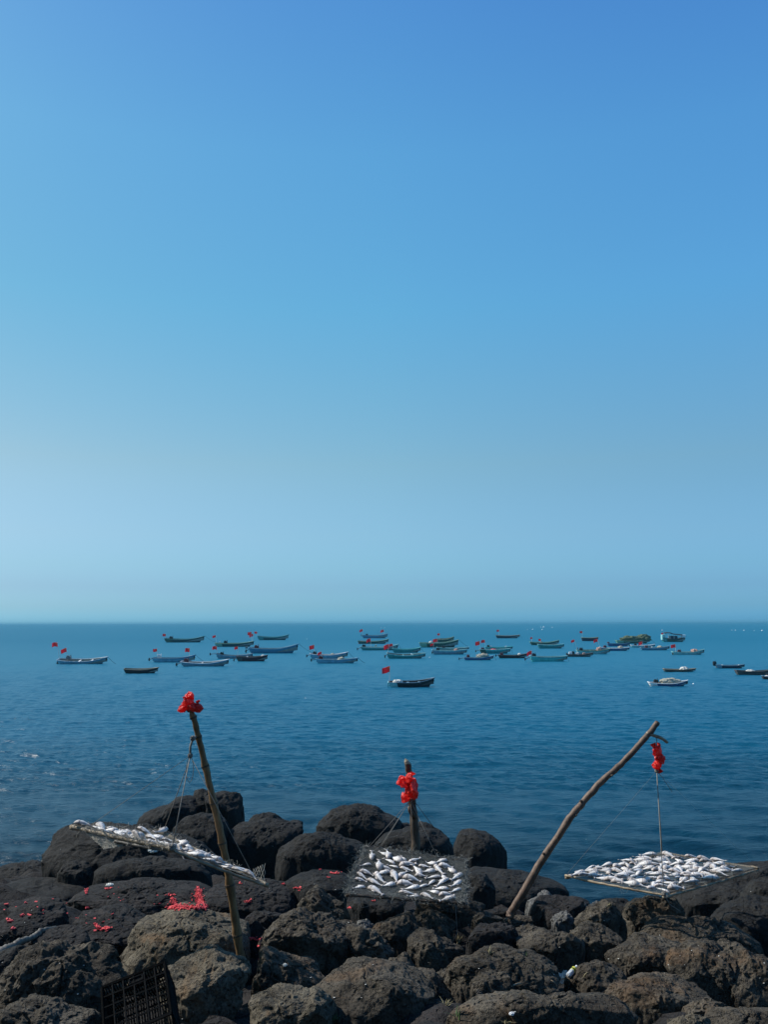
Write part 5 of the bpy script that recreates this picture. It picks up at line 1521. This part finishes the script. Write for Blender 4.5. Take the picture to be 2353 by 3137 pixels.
for i, (x, y, w, h, lb_) in enumerate([(1050, 560, 20, 8, 'white flake patch under the left end of the tilted rack'), (1200, 582, 22, 7, 'white flake patch under the middle of the tilted rack'), (1300, 625, 28, 12, 'largest white flake patch on the outcrop below the tilted rack')]):
    crumple('bird_dropping', *zp(1, x, y), w, h, 'paper', lb_, 'droppings', 11 + i)

# driftwood
dp = []
for (x, y) in ((-40, 665), (20, 625), (70, 603), (110, 585), (150, 555), (200, 535), (255, 520), (300, 495), (340, 465), (420, 440), (480, 430)):
    p, n = hit(*zp(6, x, y + 15))
    dp.append(at_y(*zp(6, x, y), 8.6 + (x / 480) * .9))
rw = [.045, .042, .038, .034, .034, .032, .026, .034, .03, .022, .016]
od = dp[0]
pp, rr_ = bumpy([p - od for p in dp], .045, .016, 13, 50, .01)
rr_ = [np.interp(i / 50, np.linspace(0, 1, 11), rw) * (1 + .08 * math.sin(i * 1.9)) for i in range(51)]
o = MB().tube(pp, rr_, 10).build('driftwood', M['drift'], None, None, True); o.location = od
tag(o, 'pale crooked driftwood branch lying over dark rock at the left edge', 'driftwood')

# thin upright stick
p0, _ = hit(*zp(7, 806, 860))
st = [at_y(*zp(7, 806, 865), 8.4), at_y(*zp(7, 812, 700), 8.4), at_y(*zp(7, 820, 590), 8.4), at_y(*zp(7, 828, 500), 8.4)]
o = MB().tube([q_ - st[0] for q_ in st], [.008, .007, .006, .004], 6).build('stick', M['engine_red'], None, None, True); o.location = st[0]
tag(o, 'thin dark reddish stick standing upright right of the bamboo pole foot', 'stick')
def splinter(u0, v0, u1, v1, r, mat, label):
    a, _ = hit(u0, v0); b_, _ = hit(u1, v1)
    a += Vector((0, 0, .015)); b_ += Vector((0, 0, .015))
    o = MB().tube([(0, 0, 0), (b_ - a) * .5 + Vector((0, 0, .006)), b_ - a], [r * .6, r, r * .5], 6).build('wood_splinter', M[mat], None, None, True)
    o.location = a
    tag(o, label, 'stick')
splinter(*zp(8, 1570, 1 + 940), *zp(8, 1659, 915), .008, 'pale_bamboo', 'pale wood splinter on the bottom boulder below the bottle')
splinter(*z4(800, 1165), *z4(845, 1205), .005, 'pale_bamboo', 'short pale splinter left of the crumpled paper')
splinter(*z4(1070, 1145), *z4(1108, 1098), .004, 'dryblade', 'dry straw lying on the pitted boulder right of the bottle')

# grass tufts in the crevices
def tuft(u, v, h, n, mat, label, seed, spread=.5):
    p, _ = hit(u, v)
    r = np.random.default_rng(seed)
    hh = h * p.y / F
    mb = MB()
    for i in range(n):
        d = Vector((r.normal(0, spread), r.normal(0, spread * .6), 1)).normalized()
        L = hh * r.uniform(.5, 1.1)
        side = Vector((-d.y, d.x, 0)); side = (side if side.length > .01 else Vector((1, 0, 0))).normalized()
        w = .005 + .012 * L
        a, pts = Vector((r.normal(0, .012), r.normal(0, .012), -.02)), []
        for k in range(5):
            f = k / 4
            q_ = a + d * L * f + Vector((d.x, d.y, -.5)) * (L * .35 * f * f)
            ww = w * (1 - f) + .0006
            pts += [q_ - side * ww, q_ + side * ww, q_ + Vector((0, -ww * .5, ww * .5))]
        fs = []
        for k in range(4):
            for q_ in range(3):
                fs.append((k * 3 + q_, k * 3 + (q_ + 1) % 3, k * 3 + 3 + (q_ + 1) % 3, k * 3 + 3 + q_))
        mb.add(pts, fs)
    o = mb.build('grass_tuft', M[mat], None, None, True); o.location = p
    tag(o, label, 'grass tuft')
tuft(*zp(8, 1110, 1170), 60, 9, 'blade', 'green long bladed weed in the dark gap at the bottom middle', 1, .7)
tuft(*zp(8, 1120, 555), 36, 14, 'dryblade', 'dry grass tuft in the dark hollow below the middle rack corner', 2, .35)
tuft(*zp(8, 1385, 640), 30, 8, 'dryblade', 'thin grass tuft behind the wide layered boulder', 3, .3)
tuft(*zp(8, 60, 1180), 22, 26, 'blade', 'low green moss like tuft on the biggest bottom boulder', 4, .9)
tuft(*zp(8, 1530, 1215), 26, 30, 'dryblade', 'rusty dry grass clump on the long low bottom boulder', 5, .8)
tuft(*zp(8, 1010, 1080), 34, 16, 'dryblade', 'withered tuft hanging right of the biggest bottom boulder', 6, .5)
tuft(*z4(595, 945), 22, 9, 'blade', 'small green sprig below the humped boulder', 7, .5)
tuft(*z4(1290, 510), 16, 12, 'dryblade', 'short tuft growing on the brown boulder at the inlet', 8, .5)

# red firecracker paper
def scraps(areas, n, seed):
    r = np.random.default_rng(seed)
    mb = MB()
    for (z, x0, y0, x1, y1, wid, cnt) in areas:
        for _ in range(cnt):
            f = r.uniform()
            x = x0 + (x1 - x0) * f + r.normal(0, wid / 2); y = y0 + (y1 - y0) * f + r.normal(0, wid / 2)
            p, nn = hit(*zp(z, x, y))
            L, rad = r.uniform(.012, .032), r.uniform(.004, .0075)
            a = r.uniform(0, 6.28)
            d = Vector((math.cos(a), math.sin(a), r.normal(0, .3))) * L
            c = p + nn * (rad * .9 + r.uniform(0, .012))
            if r.uniform() < .6: mb.tube([c - d * .5, c + d * .5], rad, 6)
            else: mb.box(c, (L, L * .7, .004), 0, Matrix.Rotation(a, 3, 'Z') @ Matrix.Rotation(r.normal(0, .5), 3, 'X'))
    o = mb.build('firecracker_paper', M['scrap'], None, None)
    tag(o, None, None, None, 'stuff')
scraps([(2, 575, 950, 585, 1100, 30, 210), (2, 560, 1000, 600, 1090, 40, 90), (2, 310, 1112, 640, 1112, 16, 190), (2, 350, 1030, 395, 1110, 22, 90), (2, 610, 1100, 640, 1100, 18, 40), (2, 300, 1010, 360, 1000, 8, 8),
        (6, 800, 400, 840, 440, 14, 32), (6, 850, 450, 915, 440, 12, 26), (1, 730, 950, 725, 1000, 10, 30), (1, 890, 955, 950, 948, 7, 18),
        (7, 720, 520, 835, 525, 12, 26), (7, 790, 580, 815, 580, 8, 7), (3, 290, 680, 410, 680, 8, 26), (3, 210, 650, 230, 652, 6, 4), (3, 460, 972, 490, 975, 8, 9), (3, 665, 910, 690, 912, 6, 5), (3, 280, 715, 310, 720, 8, 4),
        (7, 680, 215, 735, 205, 9, 14), (2, 1280, 910, 1300, 915, 8, 5), (2, 1380, 940, 1450, 945, 12, 9), (6, 40, 240, 900, 380, 120, 22), (1, 900, 1000, 1600, 1100, 60, 16), (3, 0, 800, 60, 830, 14, 8), (1, 1400, 1105, 1440, 1110, 10, 8),
        (2, 920, 905, 940, 910, 6, 4), (2, 1130, 925, 1160, 925, 6, 4), (1, 1060, 545, 1075, 545, 5, 3), (6, 1430, 155, 1475, 150, 8, 8)], 0, 5)
for i, (z, x, y, lb_) in enumerate([(1, 45, 1085, 'red firecracker tube at the left edge on the flat black shelf'), (1, 180, 1178, 'larger red firecracker tube on the dusty purplish rock'), (1, 250, 1170, 'small red firecracker tube right of the larger one'),
        (1, 742, 1102, 'single red firecracker tube on bare dark shelf'), (1, 60, 1216, 'upper red tube of the pair above the driftwood'), (1, 80, 1232, 'lower red tube of the pair above the driftwood'), (6, 105, 442, 'fat pink red tube closest to the driftwood'),
        (6, 908, 438, 'upright red tube at the end of the curved scrap trail')]):
    p, nn = hit(*zp(z, x, y))
    a = i * 1.3
    d = Vector((math.cos(a) * .03, math.sin(a) * .02, .004))
    mb = MB().tube([-d, d], .013, 8).box((0.01, .012, -.004), (.04, .03, .005), 0, Matrix.Rotation(a, 3, 'Z'))
    o = mb.build('firecracker', M['scrap'], None, None); o.location = p + nn * .014
    tag(o, lb_, 'firecracker', 'loose firecracker tubes on the rocks')

# pale specks: chips of shell and paper lying about
def specks(n, seed):
    r = np.random.default_rng(seed)
    mb = MB()
    for _ in range(n):
        u, v = r.uniform(0, 2353), r.uniform(2560, 3130)
        p, nn = hit(u, v)
        if p.z < .3 or p.y > 20: continue
        w = r.uniform(.003, .008)
        mb.box(p + nn * .004, (w * r.uniform(1, 2), w, w * .5), 0, Matrix.Rotation(r.uniform(0, 3), 3, 'Z'))
    o = mb.build('shell_chips', M['paper'], None, None)
    tag(o, None, None, None, 'stuff')
specks(70, 12)

# ------------------------------------------------------------------ haze over the sea
hz = MB().box((0, 2900.0, 4.0), (9000.0, 6000.0, 14.0))
m = bpy.data.materials.new('sea_haze'); m.use_nodes = True
n = m.node_tree.nodes; n.clear()
ho = n.new('ShaderNodeOutputMaterial'); pv = n.new('ShaderNodeVolumePrincipled')
pv.inputs['Color'].default_value = (0.2, 0.53, 0.72, 1)
pv.inputs['Density'].default_value = 0.00022
pv.inputs['Anisotropy'].default_value = 0.0
m.node_tree.links.new(pv.outputs[0], ho.inputs['Volume'])
o = hz.build('haze', m)
o['kind'] = 'stuff'
